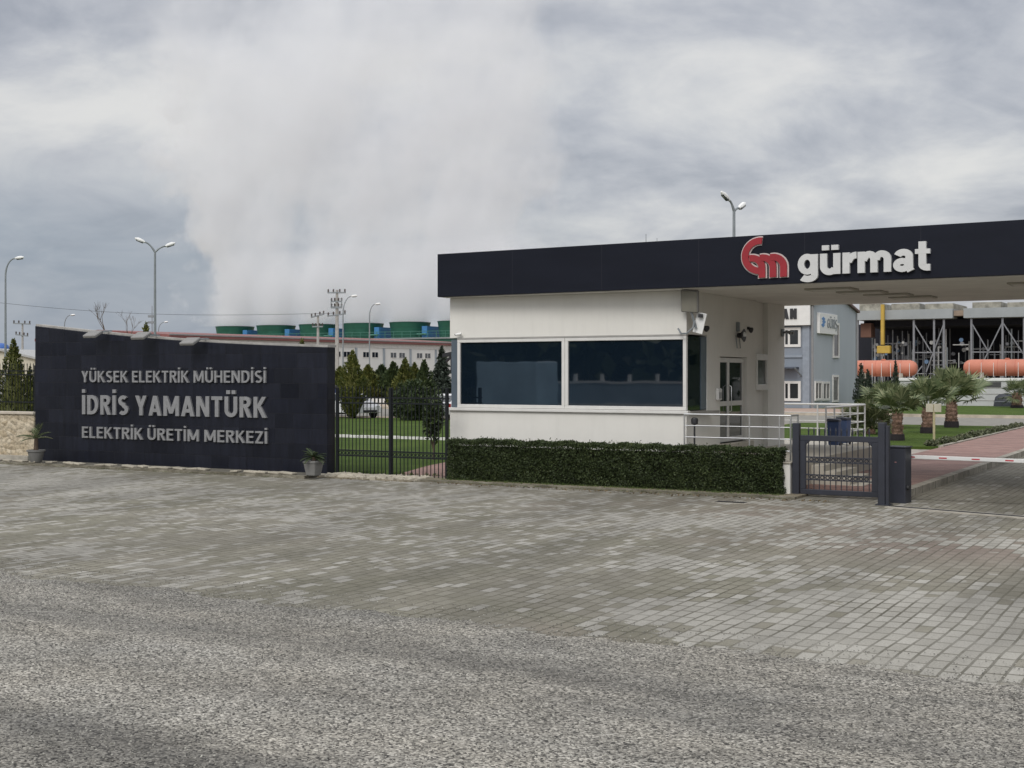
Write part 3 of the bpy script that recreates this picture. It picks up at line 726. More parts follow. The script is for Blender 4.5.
sw = thing('sign_wall', 'long dark slate wall with raised silver lettering in three lines', 'sign', Wd(sg0, TS), ANG)
TH = 0.36
def ztop(x):
    q_ = x/SGL; return ZT0+(ZT1-ZT0)*q_-0.11*math.sin(math.pi*q_)
pf = [(0, 0.0), (SGL, 0.0)]+[(SGL*q_/14, ztop(SGL*q_/14)) for q_ in range(14, -1, -1)]
MB().prism(pf, 0, TH).build('face', M_SLATE, sw, bevel=0.01)
pc = [(SGL*q_/14, ztop(SGL*q_/14)+0.002) for q_ in range(0, 15)]+[(SGL*q_/14, ztop(SGL*q_/14)+0.06) for q_ in range(14, -1, -1)]
MB().prism(pc, 0.03, TH+0.04).build('coping', plain('weathered_coping', (0.30, 0.29, 0.27), 0.8, 0, 0.25), sw)
def line(txt, x0, x1, ytop, ybase, off):
    s0, s1 = s_at(x0, TS), s_at(x1, TS); sm = (s0+s1)/2
    zb0, zt0 = z_at(x0, ybase, s0, TS), z_at(x0, ytop, s0, TS)
    letters('lettering', txt, s1-s0, zt0-zb0, 0.055, M_LETTER, sw, (s0-sg0, -0.032, zb0), off)
line('YÜKSEK ELEKTRİK MÜHENDİSİ', 83, 267, 371.0, 382.2, 0.145)
line('İDRİS YAMANTÜRK', 83.5, 267.5, 395.0, 414.1, 0.175)
line('ELEKTRİK ÜRETİM MERKEZİ', 83.4, 268.4, 426.4, 437.6, 0.15)
for i, (x, y) in enumerate(((93, 334.2), (141, 335.8), (190, 341.5))):
    s0 = s_at(x, TS-0.4)
    fl = thing('sign_floodlight', ('leftmost grey floodlight leaning over the top edge of the slate sign wall', 'middle grey floodlight of the three over the top edge of the slate sign wall',
               'rightmost grey floodlight of the three over the top edge of the slate sign wall')[i], 'floodlight', Wd(s0, TS-0.4, z_at(x, y, s0, TS-0.4)), ANG, 'floodlights on top of the sign wall')
    Mx = Matrix.Rotation(R(28), 4, 'X')
    MB().tbox(Mx, 0.50, 0.36, 0.09).build('housing', plain('grey_housing', (0.19, 0.185, 0.175), 0.6), fl, bevel=0.02)
    MB().tbox(Mx @ Matrix.Translation((0, 0, -0.048)), 0.42, 0.28, 0.012).build('lens', plain('flood_lens', (0.35, 0.345, 0.32), 0.25), fl)
    zt = ztop(s0-sg0)+0.06-z_at(x, y, s0, TS-0.4)
    MB().bar((0.18, 0.1, 0.05), (0.18, 0.45, zt+0.03), 0.04, 0.03).bar((-0.18, 0.1, 0.05), (-0.18, 0.45, zt+0.03), 0.04, 0.03).box(-0.24, 0.24, 0.42, 0.5, zt+0.002, zt+0.04).build('bracket', M_GALV, fl)
# ------------------------------------------------------------------ vegetation builders
def leaf_mesh(name, P, A, size, m, parent=None, aspect=0.45, loc=None, rot=None, core=None):
    n = len(P); P = np.asarray(P, float); A = np.asarray(A, float)
    A /= np.linalg.norm(A, axis=1, keepdims=True)+1e-9
    B = np.cross(A, RNG.normal(size=(n, 3))); B /= np.linalg.norm(B, axis=1, keepdims=True)+1e-9
    s = (np.asarray(size, float)*np.ones(n))[:, None]
    V = np.stack([P-A*s, P+B*s*aspect, P+A*s, P-B*s*aspect], 1).reshape(-1, 3)
    nf = n; vs = V; faces = [(4*i, 4*i+1, 4*i+2, 4*i+3) for i in range(n)]
    if core:
        b = len(vs); vs = np.vstack([vs, np.array(core.v)]); faces += [tuple(b+i for i in f) for f in core.f]
    me = bpy.data.meshes.new(name); me.from_pydata([tuple(p) for p in vs], [], faces)
    return link(name, me, m, parent, loc=loc, rot=rot)
L_CYP = leafmat('golden_cypress', [(0.15, (0.022, 0.035, 0.010)), (0.45, (0.06, 0.075, 0.016)), (0.8, (0.125, 0.125, 0.03))], patch=0.9)
L_DARK = leafmat('dark_conifer', [(0.15, (0.012, 0.022, 0.010)), (0.5, (0.028, 0.045, 0.016)), (0.85, (0.06, 0.08, 0.025))], patch=0.9)
L_SPRUCE = leafmat('spruce_needles', [(0.15, (0.014, 0.02, 0.014)), (0.5, (0.03, 0.042, 0.03)), (0.85, (0.06, 0.075, 0.055))], patch=1.2)
L_HEDGE = leafmat('privet_leaves', [(0.12, (0.014, 0.021, 0.009)), (0.5, (0.036, 0.052, 0.019)), (0.78, (0.062, 0.083, 0.03)), (0.97, (0.13, 0.15, 0.06))], patch=1.6)
L_SHRUB = leafmat('grey_green_leaves', [(0.15, (0.05, 0.06, 0.035)), (0.5, (0.11, 0.125, 0.07)), (0.85, (0.2, 0.205, 0.13))], patch=2.0)
L_PALM = leafmat('palm_leaves', [(0.15, (0.045, 0.062, 0.028)), (0.45, (0.10, 0.13, 0.06)), (0.75, (0.20, 0.22, 0.115)), (1.0, (0.36, 0.35, 0.22))], patch=1.2, rough=0.45)
L_OLIVE = leafmat('dusty_palm_leaves', [(0.15, (0.04, 0.05, 0.024)), (0.5, (0.085, 0.10, 0.045)), (0.9, (0.19, 0.19, 0.10))], patch=1.5)
L_GRASS = leafmat('grass_blades', [(0.1, (0.03, 0.05, 0.012)), (0.6, (0.07, 0.11, 0.025)), (0.95, (0.16, 0.18, 0.06))], patch=3)
def conifer(loc, h, r, label, m=L_CYP, n=2600, group=None, leaf=0.13, taper=1.15, tiers=0, name='conifer', cat='tree', belly=0.18):
    t = thing(name, label, cat, (loc[0], loc[1], 0), random.uniform(0, 6), group)
    MB().tube([(0, 0, -0.05), (0, 0, h*0.5), (0.02, 0, h*0.93)], [0.035*h*0.45+0.02, 0.04, 0.012], 7).build('trunk', M_BARK, t, smooth=True)
    zz_ = RNG.beta(1.05, 1.55, n)*0.985
    def prof(q):
        base = np.minimum(1, (q+0.02)/belly)**0.6*(1-np.clip((q-belly)/(1-belly), 0, 1)**taper)
        if tiers: base = base*(0.62+0.38*(1-np.mod(q*tiers, 1.0)))
        return base+0.012
    th = RNG.uniform(0, 2*math.pi, n); ph = RNG.uniform(0, 6.28, 4)
    lump = 1+0.20*np.sin(3*th+zz_*9+ph[0])+0.14*np.sin(7*th-zz_*17+ph[1])+0.1*np.sin(zz_*31+2*th+ph[2])
    rr = r*prof(zz_)*lump*(0.5+0.5*RNG.uniform(0, 1, n)**0.45)
    P = np.stack([rr*np.cos(th), rr*np.sin(th), 0.04*h+zz_*h*0.96], 1)
    A = np.stack([np.cos(th)*0.8, np.sin(th)*0.8, np.ones(n)*(1.1 if not tiers else 0.1)], 1)+RNG.normal(size=(n, 3))*0.4
    core = MB().lathe([(r*0.55*float(prof(np.array(q))), 0.05*h+q*h*0.9) for q in np.linspace(0, 0.95, 9)], 8)
    leaf_mesh('crown', P, A, RNG.uniform(0.6, 1.4, n)*leaf, m, t, 0.42, core=core)
    return t
def bush(loc, rx, rz, label, m, n=1200, leaf=0.07, name='shrub', group=None, z0=0.0, cat='shrub'):
    t = thing(name, label, cat, (loc[0], loc[1], z0), random.uniform(0, 6), group)
    d = RNG.normal(size=(n, 3)); d /= np.linalg.norm(d, axis=1, keepdims=True)
    lump = 1+0.16*np.sin(d[:, 0]*6+1)+0.14*np.sin(d[:, 1]*8+d[:, 2]*5)
    P = d*np.array([rx, rx, rz])*(0.62+0.38*RNG.uniform(0, 1, (n, 1))**0.4)*lump[:, None]; P[:, 2] = np.abs(P[:, 2]+rz*0.75)
    core = MB().lathe([(rx*0.4, 0.0), (rx*0.68, rz*0.5), (rx*0.62, rz*1.1), (rx*0.25, rz*1.5)], 8)
    leaf_mesh('foliage', P, d+RNG.normal(size=(n, 3))*0.5, RNG.uniform(.6, 1.4, n)*leaf, m, t, 0.5, core=core)
    for k in range(3):
        a = k*2.1; MB().tube([(0, 0, -0.03), (rx*.15*math.cos(a), rx*.15*math.sin(a), rz*0.8)], [0.02, 0.012], 5).build('stem', M_BARK, t)
    return t
def fan_palm(loc, trunk_h, tr, crown_r, label, m=L_PALM, fronds=26, group=None, wrap=True, z0=0.0, scale=1.0, name='fan_palm', lo=-25, hi=82, blades=18):
    t = thing(name, label, 'palm tree', (loc[0], loc[1], z0), random.uniform(0, 6), group)
    prof = [(tr*1.12, -0.04)]; k = 14
    for i in range(k+1):
        q = i/k; prof.append((tr*(1.1-0.25*q)*(1.0 if i % 2 else 1.14), trunk_h*q))
    tk = MB().lathe(prof, 12)
    for i in range(int(trunk_h*60)):                       # old leaf bases
        a = i*2.4; q = random.random(); rr = tr*(1.1-.25*q)
        p = Vector((rr*math.cos(a), rr*math.sin(a), trunk_h*q)); o = Vector((math.cos(a)*0.35, math.sin(a)*0.35, 1))*tr*0.7
        tk.bar(p, p+o, tr*0.3, tr*0.12)
    tk.build('trunk', plain('palm_bark', (0.20, 0.125, 0.09), 0.95, 0, 0.5, 5, 0.6), t)
    if wrap: MB().lathe([(tr*1.45, -0.03), (tr*1.5, trunk_h*0.16), (tr*1.42, trunk_h*0.30), (tr*1.2, trunk_h*0.31)], 12).build('root_wrap', plain('black_wrap', (0.018, 0.014, 0.016), 0.9), t)
    mb = MB()
    for i in range(fronds):
        az_ = i*2.39996+random.uniform(-.2, .2); q = (i+0.5)/fronds
        el_ = R(lo+(hi-lo)*q**0.85+random.uniform(-8, 8))
        pl = crown_r*random.uniform(0.42, 0.6); d = Vector((math.cos(az_)*math.cos(el_), math.sin(az_)*math.cos(el_), math.sin(el_)))
        s0 = Vector((math.cos(az_)*tr*.5, math.sin(az_)*tr*.5, trunk_h-0.02)); e = s0+d*pl; e.z -= 0.04*crown_r*math.cos(el_)
        mid = (s0+e)/2+Vector((0, 0, 0.03*crown_r))
        mb.tube([s0, mid, e], [0.022*crown_r, 0.015*crown_r, 0.01*crown_r], 4)
        side = d.cross(Vector((0, 0, 1))).normalized(); up = side.cross(d).normalized()
        tw = random.uniform(-0.6, 0.6); side, up = side*math.cos(tw)+up*math.sin(tw), up*math.cos(tw)-side*math.sin(tw)
        fl = crown_r*random.uniform(0.44, 0.6)
        for j in range(blades):
            ph = R(-105+210*j/(blades-1)); L_ = fl*(0.68+0.32*math.cos(ph*0.75))*random.uniform(.9, 1.08)
            bd = (d*math.cos(ph)+side*math.sin(ph)+up*0.12).normalized(); bw = (up.cross(bd)).normalized()*fl*0.045
            p0 = e; p1 = e+bd*L_*0.6; p2 = e+bd*L_; p2.z -= L_*random.uniform(.05, .28)
            mb.add([p0, p1-bw, p2, p1+bw], [(0, 1, 2, 3)])
    mb.build('crown', m, t, normals=False)
    return t

# ------------------------------------------------------------------ in front of the gatehouse: hedge, platform, railing
hs0 = s_at(446, 0.0)
hd = thing('hedge', 'long low clipped dark green hedge along the front of the gatehouse', 'hedge', (OX, OY, 0), ANG)
n = 105000; HZ = 1.04; HD = 0.46
P = np.empty((n, 3)); A = np.empty((n, 3))
area = np.array([(-hs0)*HZ, (-hs0)*HD, HD*HZ, HD*HZ, -hs0*HZ*0.3]); pick = RNG.choice(5, n, p=area/area.sum())
S = RNG.uniform(hs0, 0, n); T = RNG.uniform(0, HD, n); Z = RNG.uniform(0.0, HZ, n)
nv = np.array([(0,-1,0.2), (0,0,1), (1,0,0.2), (-1,0,0.2), (0,1,0.2)], float)
T = np.where(pick == 0, 0.0, np.where(pick == 4, HD, T)); Z = np.where(pick == 1, HZ, Z)
S = np.where(pick == 2, 0.0, np.where(pick == 3, hs0, S))
lump = 0.022*np.sin(S*3.1)+0.02*np.sin(S*8.3+Z*7)+0.016*np.sin(Z*15+S*3)+0.014*np.sin(S*23+Z*19)
P = np.stack([S, T, Z], 1)+nv[pick]*(lump-0.06+RNG.uniform(-0.05, 0.065, n))[:, None]
edge_round = np.clip((Z-(HZ-0.14))/0.14, 0, 1)*np.where(pick == 0, 1, 0)
P[:, 1] += edge_round**2*0.07
P[:, 2] = np.maximum(P[:, 2], 0.02)
Q = []
for k in range(110):                                         # stray shoots above the clipped top
    s = random.uniform(hs0+.05, -.05); t_ = random.uniform(.04, HD-.04); h = random.uniform(.02, .10)
    for q in range(5): Q.append((s+random.gauss(0, .018), t_+random.gauss(0, .018), HZ-.02+h*q/4))
P = np.vstack([P, Q]); A = np.vstack([RNG.normal(size=(n, 3))+nv[pick]*0.7, RNG.normal(size=(len(Q), 3))*.7+np.array([0, 0, 1])])
leaf_mesh('foliage', P, A, RNG.uniform(.012, .028, len(P)), L_HEDGE, hd, 0.55,
          core=None)
MB().box(hs0+0.14, -0.14, 0.15, HD-0.14, 0.0, HZ-0.16).build('branches', plain('hedge_dark_core', (0.012, 0.013, 0.008), 0.95), hd)  # solid near-black core box, the hedge's inner shade put into its colour
for k in range(14):
    s = hs0+0.25+k*(-hs0-0.5)/13; MB().tube([(s, HD/2, -0.02), (s+random.uniform(-.1, .1), HD/2, 0.7)], [0.02, 0.01], 5).build('stem', M_BARK, hd)
# tufts of grass at the foot of the hedge and along the kerbs
def tufts(name, spots, h, m=L_GRASS):
    P = []; A = []; Sz = []
    for s, t_ in spots:
        for k in range(random.randint(5, 11)):
            hh = h*random.uniform(.5, 1.3); P.append((s+random.gauss(0, .03), t_+random.gauss(0, .02), hh*0.9)); A.append((random.gauss(0, .35), random.gauss(0, .35), 1)); Sz.append(hh)
    o = leaf_mesh(name, P, A, Sz, m, None, 0.10, loc=(OX, OY, 0), rot=ANG); return tag(o, kind='stuff')
tufts('weeds', [(random.uniform(hs0, 0.1), random.uniform(-0.24, -0.02)) for _ in range(420)], 0.045)
tufts('weeds', [(random.uniform(hs0, 0.3), random.uniform(-0.5, -0.40)) for _ in range(130)], 0.022)
tufts('weeds', [(random.uniform(-27, -12.3), random.uniform(-1.2, -1.1)) for _ in range(120)], 0.02)
tufts('weeds', [(random.uniform(-12, -9.2), random.uniform(0.3, 1.2)) for _ in range(120)], 0.06)
# raised platform with corner pedestal and steps
pf_ = thing('raised_platform', 'pale raised platform with steps beside the gatehouse door', 'platform', (OX, OY, 0), ANG)
M_STONE = plain('platform_stone', (0.40, 0.37, 0.31), 0.85, 0, 0.12, 2)
MB().slab([(sR+0.003, 0.72), (0.12, 0.72), (0.12, 1.25), (0.02, 1.25), (0.02, 8.2), (sR+0.003, 8.2)], -0.02, 0.70).build('slab', M_STONE, pf_, bevel=0.01)
MB().box(-0.12, 0.12, 0.30, 0.70, -0.02, 0.70).build('pedestal', M_RENDER, pf_, bevel=0.01)
MB().box(-0.15, 0.145, 0.27, 0.73, 0.701, 0.735).build('pedestal_cap', M_STONE, pf_, bevel=0.006)
for k in range(4): MB().box(0.023+0.30*k, 0.32+0.30*k, 2.2, 4.0, -0.02, 0.56-0.14*k).build('step', M_STONE, pf_, bevel=0.008)
def railing(root, runs, zs, ztop, zb, posts, r=0.013, rt=0.022):
    for z in zs: 
        for run in runs: MB().tube([(a, b, z) for a, b in run], r, 6).build('rail', M_STEEL, root, smooth=True)
    for run in runs: MB().tube([(a, b, ztop) for a, b in run], rt, 8).build('handrail', M_STEEL, root, smooth=True)
    for a, b, z in posts: MB().tube([(a, b, z), (a, b, ztop)], 0.02, 8).build('post', M_STEEL, root, smooth=True)
rl1 = thing('handrail', 'shiny steel railing between the gatehouse corner and the navy gate post', 'railing', (OX, OY, 0), ANG)
railing(rl1, [[(sR+0.06, 0.92), (sR+0.1, 0.62), (0.04, 0.62), (0.04, 1.15)]], [0.95, 1.21, 1.47], 1.73, 0.7,
        [(sR+0.1, 0.62, -0.02), (s_at(749.5, 0.62), 0.62, -0.02), (s_at(779.5, 0.62), 0.62, -0.02), (0.04, 0.62, 0.735), (0.04, 1.15, 0.70)])
tr = thing('rear_terrace', 'low pale terrace behind the gatehouse where the blue bins stand', 'platform', (OX, OY, 0), ANG)
MB().box(sL, -2.3, 8.4, 17.2, -0.02, 0.42).build('slab', M_STONE, tr, bevel=0.01)
MB().box(-2.295, -2.0, 8.4, 17.2, -0.02, 0.25).build('step', M_STONE, tr, bevel=0.01)
rl2 = thing('handrail', 'white painted railing around the terrace behind the gatehouse', 'railing', (OX, OY, 0), ANG)
M_WRAIL = plain('pale_rail_paint', (0.48, 0.475, 0.455), 0.45, 0.1, 0.06)
ps = []; 
SE = -2.48; TE = t_at(826, SE); run1 = [(SE, TE), (SE, 17.0)]; run2 = [(SE, 17.0), (sL, 17.0)]
for run in (run1, run2):
    for z in (0.80, 1.06, 1.34): MB().tube([(a, b, z) for a, b in run], 0.018, 6).build('rail', M_WRAIL, rl2)
    MB().tube([(a, b, 1.63) for a, b in run], 0.034, 8).build('rail_cap', M_WRAIL, rl2)
for b in np.linspace(TE, 17.0, 6): MB().tube([(SE, b, 0.42), (SE, b, 1.63)], 0.028, 6).build('post', M_WRAIL, rl2)
for a in np.linspace(-4.1, sL, 5): MB().tube([(a, 17.0, 0.42), (a, 17.0, 1.63)], 0.028, 6).build('post', M_WRAIL, rl2)
# blue wheeled bins on the terrace
def bin_(loc, lab, m, z):
    b = thing('waste_bin', lab, 'bin', (*loc, z), ANG+random.uniform(-.2, .2), 'blue bins on the terrace')
    mb = MB(); mb.add([(-.2,-.2,.06), (.2,-.2,.06), (.2,.22,.06), (-.2,.22,.06), (-.25,-.26,.85), (.25,-.26,.85), (.25,.28,.85), (-.25,.28,.85)],
                      [(0,3,2,1), (4,5,6,7), (0,1,5,4), (1,2,6,5), (2,3,7,6), (3,0,4,7)])
    mb.build('body', m, b, bevel=0.02)
    MB().prism([(-.27, .851), (.27, .851), (.25, .93), (-.25, .95)], -.29, .30).build('lid', plain('bin_lid', (0.016, 0.02, 0.035), 0.5), b, bevel=0.015)
    for sx_ in (-.2, .2):
        w = MB(); w.tube([(sx_-.03, .24, .08), (sx_+.03, .24, .08)], 0.08, 12); w.build('wheel', M_DARK, b, smooth=True)
    MB().tube([(-.2, .34, .88), (.2, .34, .88)], 0.015, 6).build('handle', M_DARK, b); b.scale = (.72, .72, .92)
    return b
M_BIN = plain('blue_bin', (0.018, 0.04, 0.11), 0.5)
bin_(Wd(s_at(834, 12.6), 12.6)[:2], 'dark blue wheeled bin behind the terrace railing, next to the gatehouse pillar', M_BIN, 0.42)
bin_(Wd(s_at(843.5, 14.0), 14.0)[:2], 'paler blue wheeled bin behind the terrace railing, nearer the palms', plain('pale_blue_bin', (0.045, 0.075, 0.16), 0.5), 0.42)
gl_ = thing('garden_light', 'small black post light behind the hedge beside the gatehouse corner', 'garden light', Wd(s_at(694.5, 0.85), 0.85, 0.70), ANG)
MB().tube([(0, 0, 0), (0, 0, 0.8)], 0.022, 8).build('stake', M_DARK, gl_, smooth=True)
MB().lathe([(0.03, 0.78), (0.075, 0.80), (0.085, 0.9), (0.06, 0.94), (0.02, 0.95)], 12).build('lamp_head', M_DARK, gl_, smooth=True)

# ------------------------------------------------------------------ navy pedestrian gate and boom barrier
A0 = Wd(*st(*((796.5-512)/F*28.2, 28.2))); 
gt = thing('pedestrian_gate', 'low navy steel gate with vertical bars between two square posts', 'gate', (A0[0], A0[1], 0), math.radians(-31))
gw = 1.80
MB().box(-0.075, 0.075, -0.075, 0.075, -0.02, 1.58).build('post', M_NAVY, gt, bevel=0.012)
fr_ = MB(); fr_.box(0.09, gw, -0.035, 0.035, 1.20, 1.32).box(0.09, gw, -0.035, 0.035, 0.05, 0.16).box(0.09, 0.21, -0.035, 0.035, 0.16, 1.20).box(gw-0.16, gw, -0.035, 0.035, 0.16, 1.20)
for sx_, sg_ in ((0.21, 1), (gw-0.16, -1)): fr_.add([(sx_, -.035, 1.20), (sx_+.09*sg_, -.035, 1.20), (sx_, -.035, 1.11), (sx_, .035, 1.20), (sx_+.09*sg_, .035, 1.20), (sx_, .035, 1.11)], [(0,1,2), (3,5,4), (1,4,5,2), (0,3,4,1), (0,2,5,3)])
fr_.build('leaf_frame', M_NAVY, gt, bevel=0.008)
for z0_ in (0.42, 0.80): MB().box(0.21, gw-0.16, -0.02, 0.02, z0_-0.065, z0_-0.04).box(0.21, gw-0.16, -0.02, 0.02, z0_+0.04, z0_+0.065).build('cross_rail', M_NAVY, gt)
nb = 12
for k in range(nb):
    x = 0.21+(gw-0.37)*(k+0.5)/nb
    MB().tube([(x, 0, 0.161), (x, 0, 1.199)], 0.011, 6).build('bar', M_NAVY, gt)
    MB().tube([(x, 0, 1.321), (x, 0, 1.43), (x, 0, 1.50)], [0.012, 0.02, 0.003], 6).build('spike', M_NAVY, gt)
def ring(mb, c, r, w, n=12, th=0.012):
    return mb.tube([(c[0]+r*math.cos(2*math.pi*k/n), c[1], c[2]+r*math.sin(2*math.pi*k/n)) for k in range(n+1)], th, 5, False)
for z0_ in (0.42, 0.80):
    mb = MB()
    for k in range(nb-1): ring(mb, (0.21+(gw-0.37)*(k+1)/nb, 0, z0_), 0.036, 0)
    mb.build('ring_band', M_NAVY, gt)
B0 = gp(884.5, 505)
gp_ = thing('gate_post', 'tall square navy steel post beside the barrier cabinet', 'post', (B0[0], B0[1], 0), R(-31))
MB().box(-0.11, 0.03, -0.10, 0.10, -0.02, 1.66).build('column', M_NAVY, gp_, bevel=0.012)
MB().box(0.033, 0.10, -0.07, 0.07, -0.02, 1.60).build('channel', M_NAVY, gp_, bevel=0.008)
MB().box(-0.15, 0.13, -0.14, 0.14, -0.02, 0.02).build('foot_plate', M_NAVY, gp_)
ba = math.atan2(-1.40, 1.87)
bl = gp(899, 502.5)
br = thing('boom_barrier', 'navy boom barrier cabinet holding a white and red striped arm', 'barrier', (bl[0], bl[1], 0), ba)
MB().box(-0.20, 0.19, -0.17, 0.20, -0.01, 1.13).build('cabinet', M_NAVY, br, bevel=0.015)
MB().box(-0.22, 0.21, -0.19, 0.22, 1.131, 1.16).build('cabinet_lid', M_NAVY, br, bevel=0.01)
MB().tube([(0.192, -0.05, 0.32), (0.24, -0.05, 0.32)], 0.05, 12).build('knob', M_DARK, br, smooth=True)
MB().box(-0.03, 0.01, -0.173, -0.169, 0.83, 0.845).build('label', plain('pale_red_sticker', (0.4, 0.2, 0.2), 0.5), br)
MB().tube([(0.0, 0.24, 0.93), (0.0, 0.33, 0.93)], 0.09, 14).build('hub', M_DARK, br, smooth=True)
arm = MB().box(-0.25, 6.0, 0.335, 0.375, 0.885, 0.965).build('arm', plain('barrier_white', (0.62, 0.62, 0.60), 0.4, 0, 0.05), br, bevel=0.008)
for k in range(9): MB().box(0.05+0.66*k, 0.05+0.66*k+0.16, 0.331, 0.379, 0.912, 0.938).build('reflector', plain('red_reflector', (0.42, 0.05, 0.06), 0.35), arm)

# ------------------------------------------------------------------ fittings on the gatehouse
# square floodlight on a bracket at the front corner, with a white bracket plate and a curled cable behind it
def gsp(x, y, t): s = s_at(x, t); return (s, t, z_at(x, y, s, t))
p = gsp(690, 301, 0.78); 
fl = thing('corner_floodlight', 'square grey floodlight on a white bracket at the gatehouse front corner', 'floodlight', Wd(p[0], p[1], p[2]), ANG)
Mx = Matrix.Rotation(R(14), 4, 'X') @ Matrix.Rotation(R(5), 4, 'Y')
MB().tbox(Mx, 0.42, 0.10, 0.52).build('housing', plain('grey_housing', (0.34, 0.33, 0.31)), fl, bevel=0.02)
MB().tbox(Mx @ Matrix.Translation((0, -0.056, 0)), 0.37, 0.01, 0.47).build('lens', plain('dusty_lens', (0.20, 0.19, 0.155), 0.7), fl)
MB().bar((0.0, 0.05, -0.2), (0.05, 0.12, -0.46), 0.045).bar((0.05, 0.12, -0.46), (0.10, 0.12, -0.62), 0.05).build('arm', M_GALV, fl, bevel=0.005)
MB().tbox(Matrix.Translation((0.17, 0.18, -0.50)) @ Matrix.Rotation(R(14), 4, 'Y'), 0.24, 0.03, 0.48).build('bracket_plate', M_LAMPW, fl, bevel=0.006)
MB().tube([(0.08, 0.1, -0.45), (0.06, 0.02, -0.62), (-0.08, 0.0, -0.74), (-0.24, 0.06, -0.74), (-0.34, 0.12, -0.62)], 0.022, 6).build('cable', M_GALV, fl, smooth=True)
MB().tbox(Matrix.Translation((0.22, 0.1, -0.34)), 0.10, 0.08, 0.08).build('sensor', M_DARK, fl, bevel=0.01)
def dome_cam(x, y, lab, side, r=0.08):
    if side: t_ = t_at(x, sR); base = (sR, t_)
    else: s_ = s_at(x, tF); base = (s_, tF)
    z = z_at(x, y, *base)
    c = thing('security_camera', lab, 'camera', Wd(base[0], base[1], z), ANG+(R(90) if side else 0))
    MB().lathe([(r*0.6, 0.05), (r*0.9, 0.03), (r, 0.0), (r*0.8, -0.05), (r*0.4, -0.085), (0.01, -0.095)], 14, (0, -r-0.03, 0)).build('dome', M_DARK, c, smooth=True)
    MB().box(-0.04, 0.04, -0.05, 0.0, 0.0, 0.07).build('mount', M_DARK, c)
    return c
dome_cam(702, 328, 'black dome camera on the gatehouse side wall beside the square floodlight', True)
dome_cam(747.5, 329.5, 'small brown dome camera high on the side wall above the door', True, 0.065)
sa_ = t_at(736.5, sR)
sn = thing('alarm_horn', 'dark round alarm horn on a wire cage above the gatehouse door', 'alarm', Wd(sR, sa_, z_at(736.5, 335.5, sR, sa_)), ANG+R(90))
MB().tube([(0, -0.03, 0), (0, -0.12, 0.0), (0.0, -0.2, 0.0)], [0.06, 0.07, 0.17], 14).build('horn', M_DARK, sn, smooth=True)
MB().tube([(-0.12, -0.03, 0.0), (-0.12, -0.06, -0.32), (0.12, -0.06, -0.32), (0.12, -0.03, 0.0)], 0.012, 6).build('cage', M_GALV, sn)
MB().box(-0.05, 0.05, -0.08, 0, 0.1, 0.34).build('driver', M_GALV, sn, bevel=0.01)
MB().lathe([(0.05, 0), (0.07, 0.06), (0.03, 0.12)], 10, (0, -0.2, -0.03)).build('bulb', M_LAMPW, sn, smooth=True)
si = t_at(717, sR)
ic = thing('intercom', 'small white intercom box on the wall left of the door', 'intercom', Wd(sR, si, z_at(717, 400.5, sR, si)), ANG+R(90))
MB().box(-0.14, 0.14, -0.09, 0.0, 0.0, 0.30).build('housing', plain('intercom_white', (0.6, 0.6, 0.58), 0.4), ic, bevel=0.03)
MB().box(-0.10, 0.10, -0.095, -0.091, 0.05, 0.2).build('faceplate', plain('grey_face', (0.25, 0.25, 0.25), 0.4), ic)
sp = s_at(460.5, tF)
wc = thing('wall_camera', 'small white bullet camera above the left end of the gatehouse window', 'camera', Wd(sp, tF, z_at(460.5, 335.5, sp, tF)), ANG)
MB().tube([(0, 0, 0.03), (0, -0.1, 0.05)], 0.02, 8).build('mount', M_LAMPW, wc)
MB().tube([(-0.08, -0.10, 0.02), (0.08, -0.09, 0.04)], 0.03, 12).build('body', M_LAMPW, wc, smooth=True)
MB().tube([(-0.10, -0.10, 0.018), (-0.082, -0.10, 0.02)], 0.025, 12).build('lens', M_DARK, wc, smooth=True)
tp = t_at(784, sR)
wl = thing('wall_lamp', 'small grey twin wall lamp on the rear edge of the gatehouse side wall', 'wall lamp', Wd(sR, tp-0.2, z_at(786, 333, sR, tp)), ANG)
MB().box(0.0, 0.05, -0.1, 0.1, -0.1, 0.1).build('plate', M_GALV, wl)
for d in (-0.12, 0.12): MB().tube([(0.05, 0, 0), (0.18, d, 0.03), (0.30, d, -0.02)], [0.025, 0.03, 0.06], 8).build('spotlight', M_GALV, wl, smooth=True)

